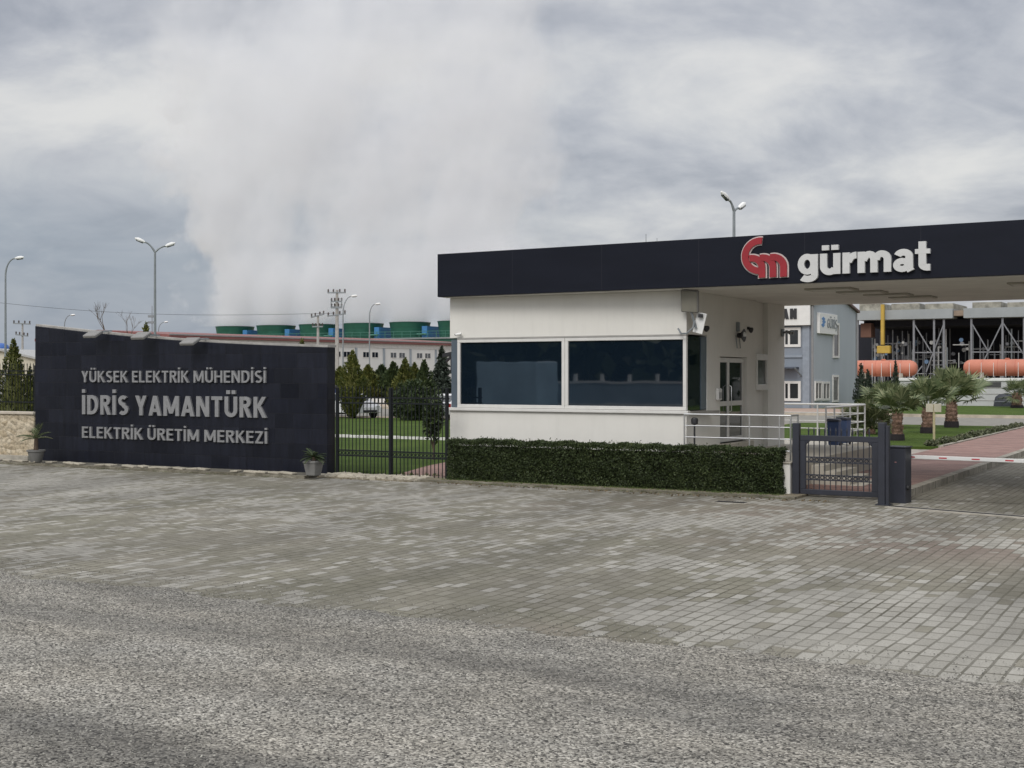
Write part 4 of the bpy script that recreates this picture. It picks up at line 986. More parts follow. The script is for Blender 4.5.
# ------------------------------------------------------------------ potted plants by the sign
M_POT = plain('grey_pot', (0.17, 0.168, 0.16), 0.8, 0, 0.15, 4)
def potted(x, ybase, lab, pot_h, pot_r, square, crown, stem, t_off):
    Y = HC*F/(ybase-HY); Y = (HC-0.09)*F/(ybase-HY); X = (x-512)/F*Y
    t = thing('potted_palm', lab, 'potted plant', (X, Y, 0.09), ANG)
    if square:
        MB().add([(-pot_r*.72,-pot_r*.72,0), (pot_r*.72,-pot_r*.72,0), (pot_r*.72,pot_r*.72,0), (-pot_r*.72,pot_r*.72,0), (-pot_r,-pot_r,pot_h), (pot_r,-pot_r,pot_h), (pot_r,pot_r,pot_h), (-pot_r,pot_r,pot_h)],
                 [(0,3,2,1), (4,5,6,7), (0,1,5,4), (1,2,6,5), (2,3,7,6), (3,0,4,7)]).build('pot', M_POT, t, bevel=0.015)
        k = pot_r*1.06; MB().box(-k, k, -k, k, pot_h+0.001, pot_h+0.06).build('rim', M_POT, t, bevel=0.01)
    else:
        MB().lathe([(pot_r*.62, 0), (pot_r*.70, 0.02), (pot_r*.98, pot_h*.86), (pot_r*1.1, pot_h*.87), (pot_r*1.12, pot_h), (pot_r*.95, pot_h), (pot_r*.9, pot_h*.95)], 20).build('pot', M_POT, t, smooth=True)
    MB().tube([(0, 0, pot_h*.9), (0.01, 0, pot_h+stem)], [0.07, 0.05], 8).build('trunk', M_BARK, t, smooth=True)
    mb = MB()
    for i in range(crown[1]):
        az_ = i*2.4+random.uniform(-.2, .2); el_ = R(random.uniform(*crown[2])); d = Vector((math.cos(az_)*math.cos(el_), math.sin(az_)*math.cos(el_), math.sin(el_)))
        L_ = crown[0]*random.uniform(.8, 1.1); pts = []; p = Vector((0, 0, pot_h+stem-0.02)); dd_ = d.copy()
        for k in range(9):
            pts.append(p.copy()); p = p+dd_*L_/8; dd_ = (dd_+Vector((0, 0, -0.10))).normalized()
        mb.tube(pts, [0.012]*8+[0.004], 4)
        for k in range(1, 9):
            for sg_ in (-1, 1):
                tg = (pts[k]-pts[k-1]).normalized(); sd_ = tg.cross(Vector((0, 0, 1))).normalized()*sg_
                e = pts[k]+(sd_*0.8+tg*0.6+Vector((0, 0, 0.15)))*L_*0.26*math.sin(math.pi*min(.95, k/9+.08))
                w = tg*0.016; mb.add([pts[k]-w, (pts[k]+e)/2-w*1.3, e, (pts[k]+e)/2+w*1.3], [(0, 1, 2, 3)])
    mb.build('fronds', crown[3], t, normals=False)
    return t
potted(313.5, 475.5, 'potted palm in a grey square tub against the dark sign wall near the fence', 0.31, 0.185, True, (0.40, 18, (-5, 60), L_DARK), 0.16, 0)
potted(36, 462.2, 'potted palm in a grey pot between the sign wall and the beige stone wall', 0.36, 0.24, False, (0.55, 13, (10, 70), L_PALM), 0.34, 0)

dg = gp(731, 502.5); dgr = thing('drain_grate', 'small dark drain grate in the paving before the hedge', 'drain grate', (dg[0], dg[1], 0), ANG)
MB().box(-.36, .36, -.16, .16, -.02, .008).build('frame', M_CONC, dgr)
mb = MB().box(-.32, .32, -.13, .13, .001, .0095)
mb.build('well', M_DARK, dgr)
for k in range(11): MB().box(-.31+.058*k, -.285+.058*k, -.13, .13, .0098, .014).build('slat', plain('iron_slat', (.04, .038, .035), .7), dgr)
# fallen leaves and twigs swept against the kerbs
P = []; A = []
for k in range(900):
    s = random.uniform(hs0, 1.2) if random.random() < .6 else random.uniform(-26, -9.2); P.append((s, -.46-abs(random.gauss(0, .22)), .012)); A.append((random.gauss(0, 1), random.gauss(0, 1), random.gauss(0, .25)))
o = leaf_mesh('fallen_leaves', P, A, RNG.uniform(.012, .035, 900), leafmat('dry_leaves', [(.1, (.05, .035, .02)), (.5, (.12, .085, .045)), (.9, (.2, .16, .09))]), None, .5, loc=(OX, OY, 0), rot=ANG); tag(o, kind='stuff')
# ------------------------------------------------------------------ fences and the stone wall
def fence(name, lab, org, ang, length, z0, rails, top, gap, posts, posth, ringz=None, cat='fence', m=None, seg=None):
    m = m or M_BLACKSTEEL; bw_ = 0.0085
    t = thing(name, lab, cat, org, ang)
    for z in rails: MB().box(0, length, -0.02, 0.02, z-0.018, z+0.018).build('rail', m, t)
    for x in posts: MB().box(x-0.036, x+0.036, -0.04, 0.04, z0-0.02, posth).build('post', m, t, bevel=0.008)
    nbar = int(length/gap)
    for k in range(nbar+1):
        x = k*gap+gap*0.5
        if x > length or any(abs(x-p) < 0.06 for p in posts): continue
        b = MB().box(x-bw_, x+bw_, -bw_, bw_, z0+0.02, top-0.09)
        b.add([(x-.013, -.013, top-.09), (x+.013, -.013, top-.09), (x+.013, .013, top-.09), (x-.013, .013, top-.09), (x, 0, top)], [(0,1,4), (1,2,4), (2,3,4), (3,0,4)])
        b.build('bar', m, t)
    if ringz:
        for z in ringz:
            mb = MB()
            for k in range(nbar): 
                x = (k+1)*gap
                mb.tube([(x+0.036*math.cos(2*math.pi*q/10), 0, z+0.036*math.sin(2*math.pi*q/10)) for q in range(11)], 0.010, 4, False)
            mb.build('ring_band', m, t)
    return t
fs0 = s_at(336.5, 0.22); fs1 = s_at(449, 0.22); fl_ = fs1-fs0
fence('steel_fence', 'dark steel fence with vertical bars between the sign wall and the gatehouse', Wd(fs0, 0.22), ANG, fl_, 0.0,
      (2.04, 1.90, 0.67, 0.535), 2.36, 0.115, (0.03, s_at(390.5, 0.22)-fs0, fl_-0.06), 2.30, (0.60,))
# rough stone boundary wall left of the sign, with its own fence on top
def m_rubblewall():
    t = NT('rough_stone'); c = t.coord('Object')
    v = t.node('ShaderNodeTexVoronoi', feature='F1'); t.put(v.inputs['Vector'], c); v.inputs['Scale'].default_value = 1.0; t.put(v.inputs['Vector'], t.coord('Object', (3.6, 3.6, 6.5)))
    r = t.sep(v.outputs['Color'])[0]
    n = t.noise(c, 9, 6, 0.7)
    col = t.mix(r, (0.44, 0.36, 0.245), (0.60, 0.52, 0.39))
    col = t.mix(1.0, col, t.ramp(n, [(0.34, 0.45), (0.52, 1.0)]), 'MULTIPLY')
    t.bump(t.math('ADD', n, t.math('SUBTRACT', 1.0, v.outputs['Distance'])), 1.0, 0.06); return t.done(col, 0.95)
sw0 = s_at(34.5, 0.75)
bw = thing('boundary_wall', 'rough beige stone wall under the spiked fence left of the sign', 'wall', Wd(sw0, 0.75), ANG)
MB().box(-40, -0.02, 0, 0.35, -0.02, 1.40).build('stonework', m_rubblewall(), bw)
MB().box(-40, 0.0, -0.06, 0.41, 1.401, 1.48).build('coping', plain('pale_coping', (0.46, 0.41, 0.34), 0.85), bw, bevel=0.01)
MB().box(-40, -0.02, -0.25, -0.003, -0.02, 0.12).build('footing', M_CONC, bw)
fence('spiked_fence', 'black spiked fence standing on the beige stone wall', Wd(sw0-9.0, 0.92, 1.48), ANG, 8.95, 0.0, (1.28, 0.30, 1.16), 1.55, 0.14, (0.05, 2.95, 5.9, 8.85), 1.45)
def tree_at(x, ytop, Y): X, Y_, z = at(x, ytop, Y); return (X, Y_), z

# ------------------------------------------------------------------ trees and shrubs
(p, h) = tree_at(13.5, 337, 44.5); conifer(p, h, 0.98, 'golden cypress behind the spiked fence left of the sign', L_CYP, 5200, leaf=0.055, taper=1.0, belly=0.2)
conifer(tree_at(30, 368, 46)[0], 3.0, 0.55, 'short golden cypress partly hidden by the left end of the sign', L_CYP, 2600, leaf=0.055, taper=1.0)
rowg = 'conifers on the lawn behind the steel fence'
spec = [(352.5, 349, 79, 1.0, L_CYP, 'tall pointed yellow-green cypress, tallest behind the steel fence near the sign', 1.0),
        (340, 366, 118, 1.3, L_CYP, 'short cypress close against the sign wall edge', 1.1),
        (368, 364, 122, 1.5, L_CYP, 'bright yellow-green cypress between the tallest one and a dark one', 1.1),
        (381.5, 364, 125, 1.7, L_DARK, 'dark green conifer behind the fence post', 1.3),
        (393.5, 361, 122, 1.6, L_DARK, 'dark slim conifer just beyond the fence post', 1.1),
        (405, 357, 86, 1.2, L_CYP, 'yellow-green cypress above the round dark bush', 1.0),
        (414.5, 362, 88, 1.0, L_CYP, 'lighter bushy cypress beside the yellow-green one over the bush', 1.1),
        (424, 359, 84, 1.1, L_DARK, 'dark pointed conifer left of the grey spruce', 1.0)]
for x, y, Y, r_, m_, lab, tp_ in spec:
    p, h = tree_at(x, y, Y); conifer(p, h, r_, lab, m_, 4200, rowg, leaf=0.10*Y/85, taper=tp_, belly=0.42 if y == 349 else random.uniform(.2, .3))
p, h = tree_at(441.5, 345, 92); conifer(p, h, 1.25, 'grey-green tiered spruce next to the gatehouse corner', L_SPRUCE, 3600, rowg, 0.13, 1.0, 9, 'spruce')
p = gp(415, 421); bush((p[0], p[1]+1.0), 1.35, 1.25, 'big round dark bush on the lawn behind the fence', L_DARK, 5200, 0.09, 'round_bush')
p = gp(404, 419.5); bush((p[0], p[1]+2.5), 1.0, 1.2, 'smaller dark bush left of the big round one', L_DARK, 3200, 0.09, 'round_bush')
# small clipped tree on a thin stem beside the gatehouse
p = at(433.5, 440, 40.0); stp = thing('young_tree', 'young tree with a thin forked stem on the lawn beside the hedge', 'tree', (p[0], p[1], 0), 0.4)
tk = MB().tube([(0, 0, -.02), (0.03, 0, 0.8), (0.0, 0.02, 1.35)], [.035, .03, .02], 6).tube([(0.03, 0, 0.25), (-0.12, 0.05, 0.9), (-0.16, 0, 1.3)], [.03, .022, .015], 6)
tk.build('trunk', M_BARK, stp, smooth=True)
n = 1700; d = RNG.normal(size=(n, 3)); d /= np.linalg.norm(d, axis=1, keepdims=True)
leaf_mesh('crown', d*np.array([.30, .30, .62])*(0.45+0.6*RNG.uniform(0, 1, (n, 1))**.5)*(1+.25*np.sin(d[:, :1]*7))+np.array([0, 0, 1.28]), d+RNG.normal(size=(n, 3)), RNG.uniform(.03, .07, n), L_DARK, stp, 0.5)
# palms by the driveway
pg = 'fan palms on the lawn beside the red footpath'
for x, yb, ytop, tw, wpx, lab in ((951.5, 429.5, 364.5, 11, 56, 'fan palm with the broadest crown, right of the small blank sign'),
                                (927.5, 435.5, 370, 11, 44, 'fan palm directly behind the small blank sign'),
                                (897.5, 443, 373, 11, 50, 'fan palm just behind the barrier cabinet with a leaning bushy crown')):
    X, Y = gp(x, yb); k = Y/F; H = (yb-ytop)*k
    fan_palm((X, Y), H*0.42, tw*k*0.44, H*(0.46 if x < 900 else 0.54 if x < 940 else 0.62), lab, L_PALM, 18, pg, lo=10, hi=84, blades=24)
X, Y = gp(1017, 409.5); k = Y/F; fan_palm((X, Y), 30*k*0.35+.3, 4.2*k, 19*k, 'small fan palm on the far lawn in front of the pale wall', L_PALM, 24, None)
for x, yb, ytop, lab, r_ in ((871, 436, 384, 'stemless olive-green fan palm spilling over the terrace railing', 1.0), (853, 424, 391, 'small spiky fan palm at the corner of the blue building', 0.8)):
    X, Y = gp(x, yb); k = Y/F; H = (yb-ytop)*k
    fan_palm((X, Y), H*0.15, 0.16, H*0.62*r_, lab, L_OLIVE, 46, None, False, lo=-8, hi=84, blades=16)
X, Y = gp(884, 430); k = Y/F; fan_palm((X, Y), 1.0, 0.22, 1.55, 'dense dark fan palm behind the olive-green one', L_PALM, 34, None, True, lo=-5, hi=84)
for i, (x, y, Y) in enumerate(((861, 361, 104), (868, 368, 100), (895.5, 359, 106))):
    p, h = tree_at(x, y, Y); conifer(p, h, 0.5 if i else 0.7, ('slim dark cypress against the corner of the blue building', 'short dark cypress in front of the left orange tank', 'slim dark cypress before the middle of the left orange tank')[i], L_SPRUCE, 750, 'dark cypresses before the orange tanks', 0.12, 0.9)
# low shrubs edging the red footpath
bb = 'grey-green shrubs edging the footpath'
tt = np.linspace(20.6, 40.6, 11)
for i, t_ in enumerate(tt):
    X, Y, _ = Wd(-0.95+random.uniform(-.08, .08), t_)
    bush((X, Y), 0.26*random.uniform(.8, 1.25), 0.12*random.uniform(.8, 1.2), 'low grey-green shrub in the row edging the red footpath', L_SHRUB, 420, 0.05, 'border_shrub', bb, 0.1)
# blank sign on a yellowish post
X, Y = gp(934, 448); sg = thing('notice_sign', 'small blank double board on a yellowish post among the palms', 'sign', (X, Y, 0), ANG)
MB().tube([(0, 0, -.02), (0, 0, 1.58)], 0.045, 8).build('post', plain('yellow_post', (0.40, 0.36, 0.21), 0.7), sg, smooth=True)
for a_, b_ in ((-0.27, -0.015), (0.015, 0.27)): MB().box(a_, b_, -0.08, -0.05, 1.30, 1.60).build('board', plain('cream_board', (0.42, 0.40, 0.31), 0.7), sg, bevel=0.004)
# bare trees seen over the sign
def bare_tree(x, ytop, Y, lab, n0=5):
    X, Y_, z = at(x, ytop, Y); t = thing('bare_tree', lab, 'tree', (X, Y_, 0), 0.3)
    mb = MB()
    def grow(p, d, L_, r, k):
        q = p+d*L_; mb.tube([p, (p+q)/2+Vector((random.uniform(-.05, .05)*L_, random.uniform(-.05, .05)*L_, 0)), q], [r, r*.8, r*.55], 5)
        if k: 
            for _ in range(2 if k > 2 else 3): grow(q, (d+Vector((random.uniform(-.65, .65), random.uniform(-.65, .65), random.uniform(0, .4)))).normalized(), L_*random.uniform(.6, .8), r*.55, k-1)
    grow(Vector((0, 0, z*0.38)), Vector((0.02, 0, 1)), z*0.26, 0.09, 4)
    MB().tube([(0, 0, -.03), (0, 0, z*0.39)], [.14, .09], 7).build('trunk', M_BARK, t, smooth=True)
    mb.build('branches', M_BARK, t)
bare_tree(107, 313, 95, 'bare branching tree showing over the top of the sign wall'); bare_tree(131, 322, 120, 'faint bare tree top over the sign, right of the larger bare tree')
p, h = tree_at(146, 321, 100); conifer(p, h, 1.3, 'conifer whose tip shows over the sign next to the double street lamp', L_CYP, 1800, None, 0.15)
p, h = tree_at(302, 337, 120); conifer(p, h, 1.4, 'conifer whose tip shows over the right part of the sign wall', L_CYP, 1400, None, 0.16)

# ------------------------------------------------------------------ street lamps and poles
def lamp_head(mb_h, p, d, L_=0.55):
    a = Vector(p); d = Vector(d).normalized(); b = a+d*L_
    return mb_h.tube([a, a+d*L_*.25, a+d*L_*.7, b], [.05, .10, .11, .04], 8)
def street_lamp(x, y, Y, lab, kind, dirs, arm=0.9, rise=0.5, group='grey street lamps on tall poles', r=0.075):
    X, Y_, z = at(x, y, Y); t = thing('street_lamp', lab, 'street lamp', (X, Y_, 0), 0, group)
    MB().tube([(0, 0, -.05), (0, 0, z-rise)], [r*1.25, r*.75], 8).build('pole', M_GALV, t, smooth=True)
    MB().lathe([(0.2, -.02), (0.2, 0.03), (r*1.4, 0.06), (r*1.3, 0.4)], 12).build('base', M_GALV, t, smooth=True)
    for d in dirs:
        pts = []
        for k in range(9):
            q = k/8
            if kind == 'bow': th = q*R(88); pts.append((d[0]*arm*(1-math.cos(th)), d[1]*arm*(1-math.cos(th)), z-rise-0.02+rise*math.sin(th)))
            else: pts.append((d[0]*arm*q, d[1]*arm*q, z-rise-0.03+d[2]*(1-(1-q)**1.8)))
        MB().tube(pts, [r*.75]*3+[r*.6]*6, 7).build('arm', M_GALV, t, smooth=True)
        e = Vector(pts[-1]); v = (Vector(pts[-1])-Vector(pts[-2]))
        v = Vector((d[0], d[1], 0.12 if kind == 'bow' else 0.22))
        hd_ = lamp_head(MB(), e, v).build('lamp_head', M_LAMPW, t, smooth=True)
        a = e+v.normalized()*0.10-Vector((0, 0, .07)); b = e+v.normalized()*0.48-Vector((0, 0, .07))
        MB().bar(a, b, 0.16, 0.09).build('lens', plain('lamp_lens', (0.05, 0.055, 0.06), 0.25), hd_, bevel=0.02)
street_lamp(5.5, 258, 81, 'single-arm street lamp left of the sign', 'bow', [(1, 0, 0)], 0.62, 1.1)
street_lamp(155, 240, 70, 'tall double-headed street lamp rising behind the sign wall', 'vee', [(-.52, -.1, .52), (.5, .25, .34)], 1.0, 0.62)
street_lamp(734, 197, 53, 'double-headed street lamp rising behind the canopy', 'vee', [(-.25, -.18, .42), (.27, .3, .16)], 0.9, 0.55)
street_lamp(64.5, 315, 155, 'short far street lamp over the left end of the sign', 'bow', [(1, 0, 0)], 0.75, 1.2)
street_lamp(158.5, 322, 178, 'tiny far street lamp beside the tall double-headed one', 'bow', [(1, 0, 0)], 0.8, 1.2)
street_lamp(343, 296, 116, 'bow-armed street lamp next to the power pole with crossarms', 'bow', [(1, .1, 0)], 0.75, 1.6)
street_lamp(369.5, 304, 132, 'slender bow-armed street lamp before the green cooling fans', 'bow', [(1, 0, 0)], 0.6, 1.3)
def pole(x, ytop, Y, lab, arms, r=0.2, low=()):
    X, Y_, z = at(x, ytop, Y); t = thing('power_pole', lab, 'power pole', (X, Y_, 0), R(-8), 'concrete power poles')
    MB().tube([(0, 0, -.05), (0, 0, z)], [r*1.25, r*.6], 8).build('pole', M_CONCP, t, smooth=True)
    for dz_, half, tilt in arms:
        a = MB().bar((-half, -0.16, z+dz_-tilt), (half, -0.16, z+dz_+tilt), 0.14).build('crossarm', M_GALV, t)
        for q in (-.92, -.35, .35, .92):
            px, pz = q*half, z+dz_+tilt*q
            MB().lathe([(.05, .07), (.11, .12), (.06, .2), (.11, .27), (.05, .4)], 8, (px, -0.16, pz)).build('insulator', plain('brown_insulator', (0.05, 0.035, 0.03), 0.3), a, smooth=True)
    return t, z
tA, zA = pole(337, 290, 140, 'tall power pole with stacked crossarms behind the right end of the sign', [(-0.3, 1.0, 0), (-1.25, 0.6, 0), (-1.85, 0.6, 0), (-2.7, 1.0, .12)], 0.24)
zz_ = zA
MB().box(-0.62, 0.62, -0.3, -0.22, zA-2.0, zA-1.93).box(-0.62, -0.55, -0.3, -0.22, zA-1.92, zA-0.9).box(0.55, 0.62, -0.3, -0.22, zA-1.92, zA-0.9).build('switch_frame', M_GALV, tA)
pole(318, 315, 145, 'shorter power pole with angled crossarms left of the tall one', [(-0.1, 0.75, .18), (-1.3, 0.6, 0)], 0.2)
pole(22.5, 323, 157, 'power pole with two crossarms behind the cream shed', [(-0.1, 1.1, -.05), (-1.5, 0.8, -.1)], 0.17)
X, Y_, z = at(152, 306, 150); ms = thing('antenna_mast', 'thin lattice antenna mast beside the double-headed lamp over the sign', 'mast', (X, Y_, 0))
mb = MB().tube([(0, 0, 0), (0, 0, z)], [.12, .04], 5); mb.build('mast', M_GALV, ms)
for q in (1.2, 1.9): MB().box(-.45, .3, -.1, .1, z-q-.12, z-q+.14).build('aerial', M_GALV, ms)
a = Vector(at(-60, 296, 150)); b = Vector(at(337, 313, 140)); c = []
for k in range(25): q = k/24; p = a.lerp(b, q); p.z -= 1.0*math.sin(math.pi*q); c.append(p)
tag(MB().tube(c, 0.018, 4).build('power_line', M_DARK), 'thin dark overhead cable crossing the sky above the sign wall', 'cable')
X, Y_, z = at(657, 240, 60)
for x, y, Y, lab in ((646, 234, 48, 'thin lightning rod on the skyline above the canopy, left of its double lamp'), (657, 238, 60, 'shorter thin rod beside the lightning rod above the canopy')):
    X, Y_, z = at(x, y, Y); lr = thing('lightning_rod', lab, 'rod', (X, Y_, 0)); MB().tube([(0, 0, 0), (0, 0, z)], [.05, .012], 6).build('rod', M_GALV, lr); MB().lathe([(.15, -.01), (.15, .1), (.06, .12)], 8).build('base', M_GALV, lr)
# ------------------------------------------------------------------ far left: shed, warehouse, cooling tower and its steam
X, Y_, z = at(0, 350, 112); kx = 112/F
sh = thing('storage_shed', 'cream shed with a shallow grey roof behind the cypress at the far left', 'shed', (X, Y_, 0), R(-6))
e1 = HC+(HY-357.5)*kx; e0 = HC+(HY-349.5)*kx; hw = 36*kx
MB().prism([(-hw, 0), (hw, 0), (hw, e1-.1), (0, e0-.1), (-hw, e1-.1)], 0, 14).build('wall', plain('cream_sheet', (0.52, 0.48, 0.38), 0.7, 0, 0.08, 0.6), sh)
MB().prism([(-hw-.25, e1-.16), (0, e0-.09), (hw+.25, e1-.16), (hw+.25, e1+.02), (0, e0+.09), (-hw-.25, e1+.02)], -.3, 14.3).build('roof', plain('grey_sheet_roof', (0.36, 0.36, 0.35), 0.6, 0.1), sh)
MB().box(-1.2, 0.6, -.04, .05, 0, 2.4).build('door', plain('grey_door', (0.24, 0.24, 0.23), 0.6), sh)
X, Y_, z = at(1, 347, 122); wt = thing('water_tank', 'blue domed water tank showing above the cream shed roof', 'tank', (X, Y_, 0), 0)
kk = 122/F; zt = HC+(HY-343)*kk
MB().lathe([(8*kk, zt-1.6), (8*kk, zt-.5), (7*kk, zt-.22), (4.5*kk, zt-.06), (0.02, zt)], 20).build('tank_body', plain('blue_plastic_tank', (0.03, 0.10, 0.33), 0.4), wt, smooth=True)
for a in (.4, 1.97, 3.5, 5.1): MB().tube([(6*kk*math.cos(a), 6*kk*math.sin(a), 0), (6*kk*math.cos(a), 6*kk*math.sin(a), zt-1.5)], .06, 6).build('leg', M_GALV, wt)

WX, WY, WZ = at(310, 338.3, 160); WA = math.atan2(.784, .62)
wh = thing('warehouse', 'long white warehouse with a dark red roof edge and small paired windows', 'warehouse', (WX, WY, 0), WA)
wx0, wx1, ze = -21.0, 34.0, WZ
M_WHITEW = plain('white_panel_wall', (0.60, 0.595, 0.575), 0.7, 0, 0.06, 0.4, streak=True)
MB().box(wx0, wx1, 0, 26, 0, ze-.42).build('wall', M_WHITEW, wh)
MB().prism([(0, ze-.41), (26, ze-.41), (26, ze-.1), (13, ze+.9), (0, ze-.1)], wx0-.2, wx1+.2)
rf_ = MB(); rf_.add([(x, y, z) for x in (wx0-.2, wx1+.2) for y, z in ((-.35, ze-.40), (26.3, ze-.40), (26.3, ze-.05), (13, ze+.75), (-.35, ze-.05))],
        [(0,1,2,3,4), (9,8,7,6,5), (0,4,9,5), (4,3,8,9), (3,2,7,8), (2,1,6,7), (1,0,5,6)])
rf_.build('roof', plain('dark_red_sheet', (0.20, 0.075, 0.07), 0.6, 0, 0.15, 0.6), wh)
MB().box(wx0-.2, wx1+.2, -.42, -.355, ze-.12, ze+.02).build('gutter', plain('grey_gutter', (0.22, 0.22, 0.22), 0.5), wh)
MB().box(wx0-.05, wx1+.05, -.06, -.003, ze-1.0, ze-.43).build('eaves_band', plain('pale_eaves', (0.5, 0.49, 0.47), 0.7), wh)
k = 0
for x in np.arange(wx0+3.4, wx1, 5.1):
    MB().box(x-.16, x+.16, -.12, -.003, 0, ze-1.02).build('pilaster', plain('grey_blue_pilaster', (0.26, 0.29, 0.32), 0.6), wh)
    for o in (1.25, 2.9):
        f = MB().box(x+o-.05, x+o+1.15, -.05, -.003, 4.95, 5.75).build('window', M_FRAME, wh)
        MB().box(x+o+.02, x+o+.50, -.056, -.051, 5.02, 5.68).build('pane', M_GLASS, f); MB().box(x+o+.58, x+o+1.08, -.056, -.051, 5.02, 5.68).build('pane', M_GLASS, f)
CX, CY, CZ = at(410, 338, 220)
ct = thing('cooling_tower', 'row of dark green cooling fan stacks steaming behind the white warehouse', 'cooling tower', (CX, CY, 0), ANG)
M_GRN = plain('dark_green_sheet', (0.012, 0.075, 0.048), 0.55, 0, 0.18, 0.35)
t_ = NT('ribbed_green'); c = t_.coord('Object'); x, y, z = t_.sep(c)
zb = t_.math('FRACT', t_.math('MULTIPLY', z, 1.4)); col = t_.ramp(t_.noise(c, .4, 4), [(.3, (.014, .085, .055)), (.7, (.022, .12, .078))])
t_.bump(zb, .8, .1); M_RIBG = t_.done(t_.mix(t_.math('MULTIPLY', t_.math('LESS_THAN', zb, .12), .5), col, (.004, .03, .02)), .5)
pitch = 9.65
MB().box(-pitch*4.45, pitch*3.6, -4.2, 4.2, 0, CZ-.35).build('casing', M_GRN, ct)
MB().box(-pitch*4.5, pitch*1.7, -4.4, 4.4, CZ-.349, CZ-.1).build('deck', plain('grey_deck', (.2, .22, .22)), ct)
mb = MB()
for q in np.arange(-pitch*4.45, pitch*3.6, 1.7): mb.box(q-.04, q+.04, -4.3, -4.22, CZ-.09, CZ+.95)
mb.box(-pitch*4.45, pitch*3.6, -4.32, -4.24, CZ+.9, CZ+.98).box(-pitch*4.45, pitch*3.6, -4.32, -4.24, CZ+.45, CZ+.5)
mb.build('deck_railing', plain('green_rail', (.05, .16, .12)), ct)
for k in range(-4, 4):
    f = MB().lathe([(3.15, CZ-.1), (3.22, CZ+.5), (3.32, CZ+1.4), (3.46, CZ+2.35), (3.55, CZ+2.62), (3.40, CZ+2.62), (3.2, CZ+1.4), (3.0, CZ+.3)], 28, (k*pitch, 0, 0))
    f.build('fan_stack', M_RIBG, ct, smooth=True)
    MB().box(k*pitch+4.1, k*pitch+5.1, -2.6, 2.2, CZ-.09, CZ+1.85).build('motor_housing', plain('bright_blue_sheet', (.04, .17, .36), .5), ct)
    MB().tube([(k*pitch+3.4, -3.0, CZ+.5), (k*pitch+5.2, -3.0, CZ+.5)], .16, 8).build('pipe', plain('green_rail', (.05, .16, .12)), ct)

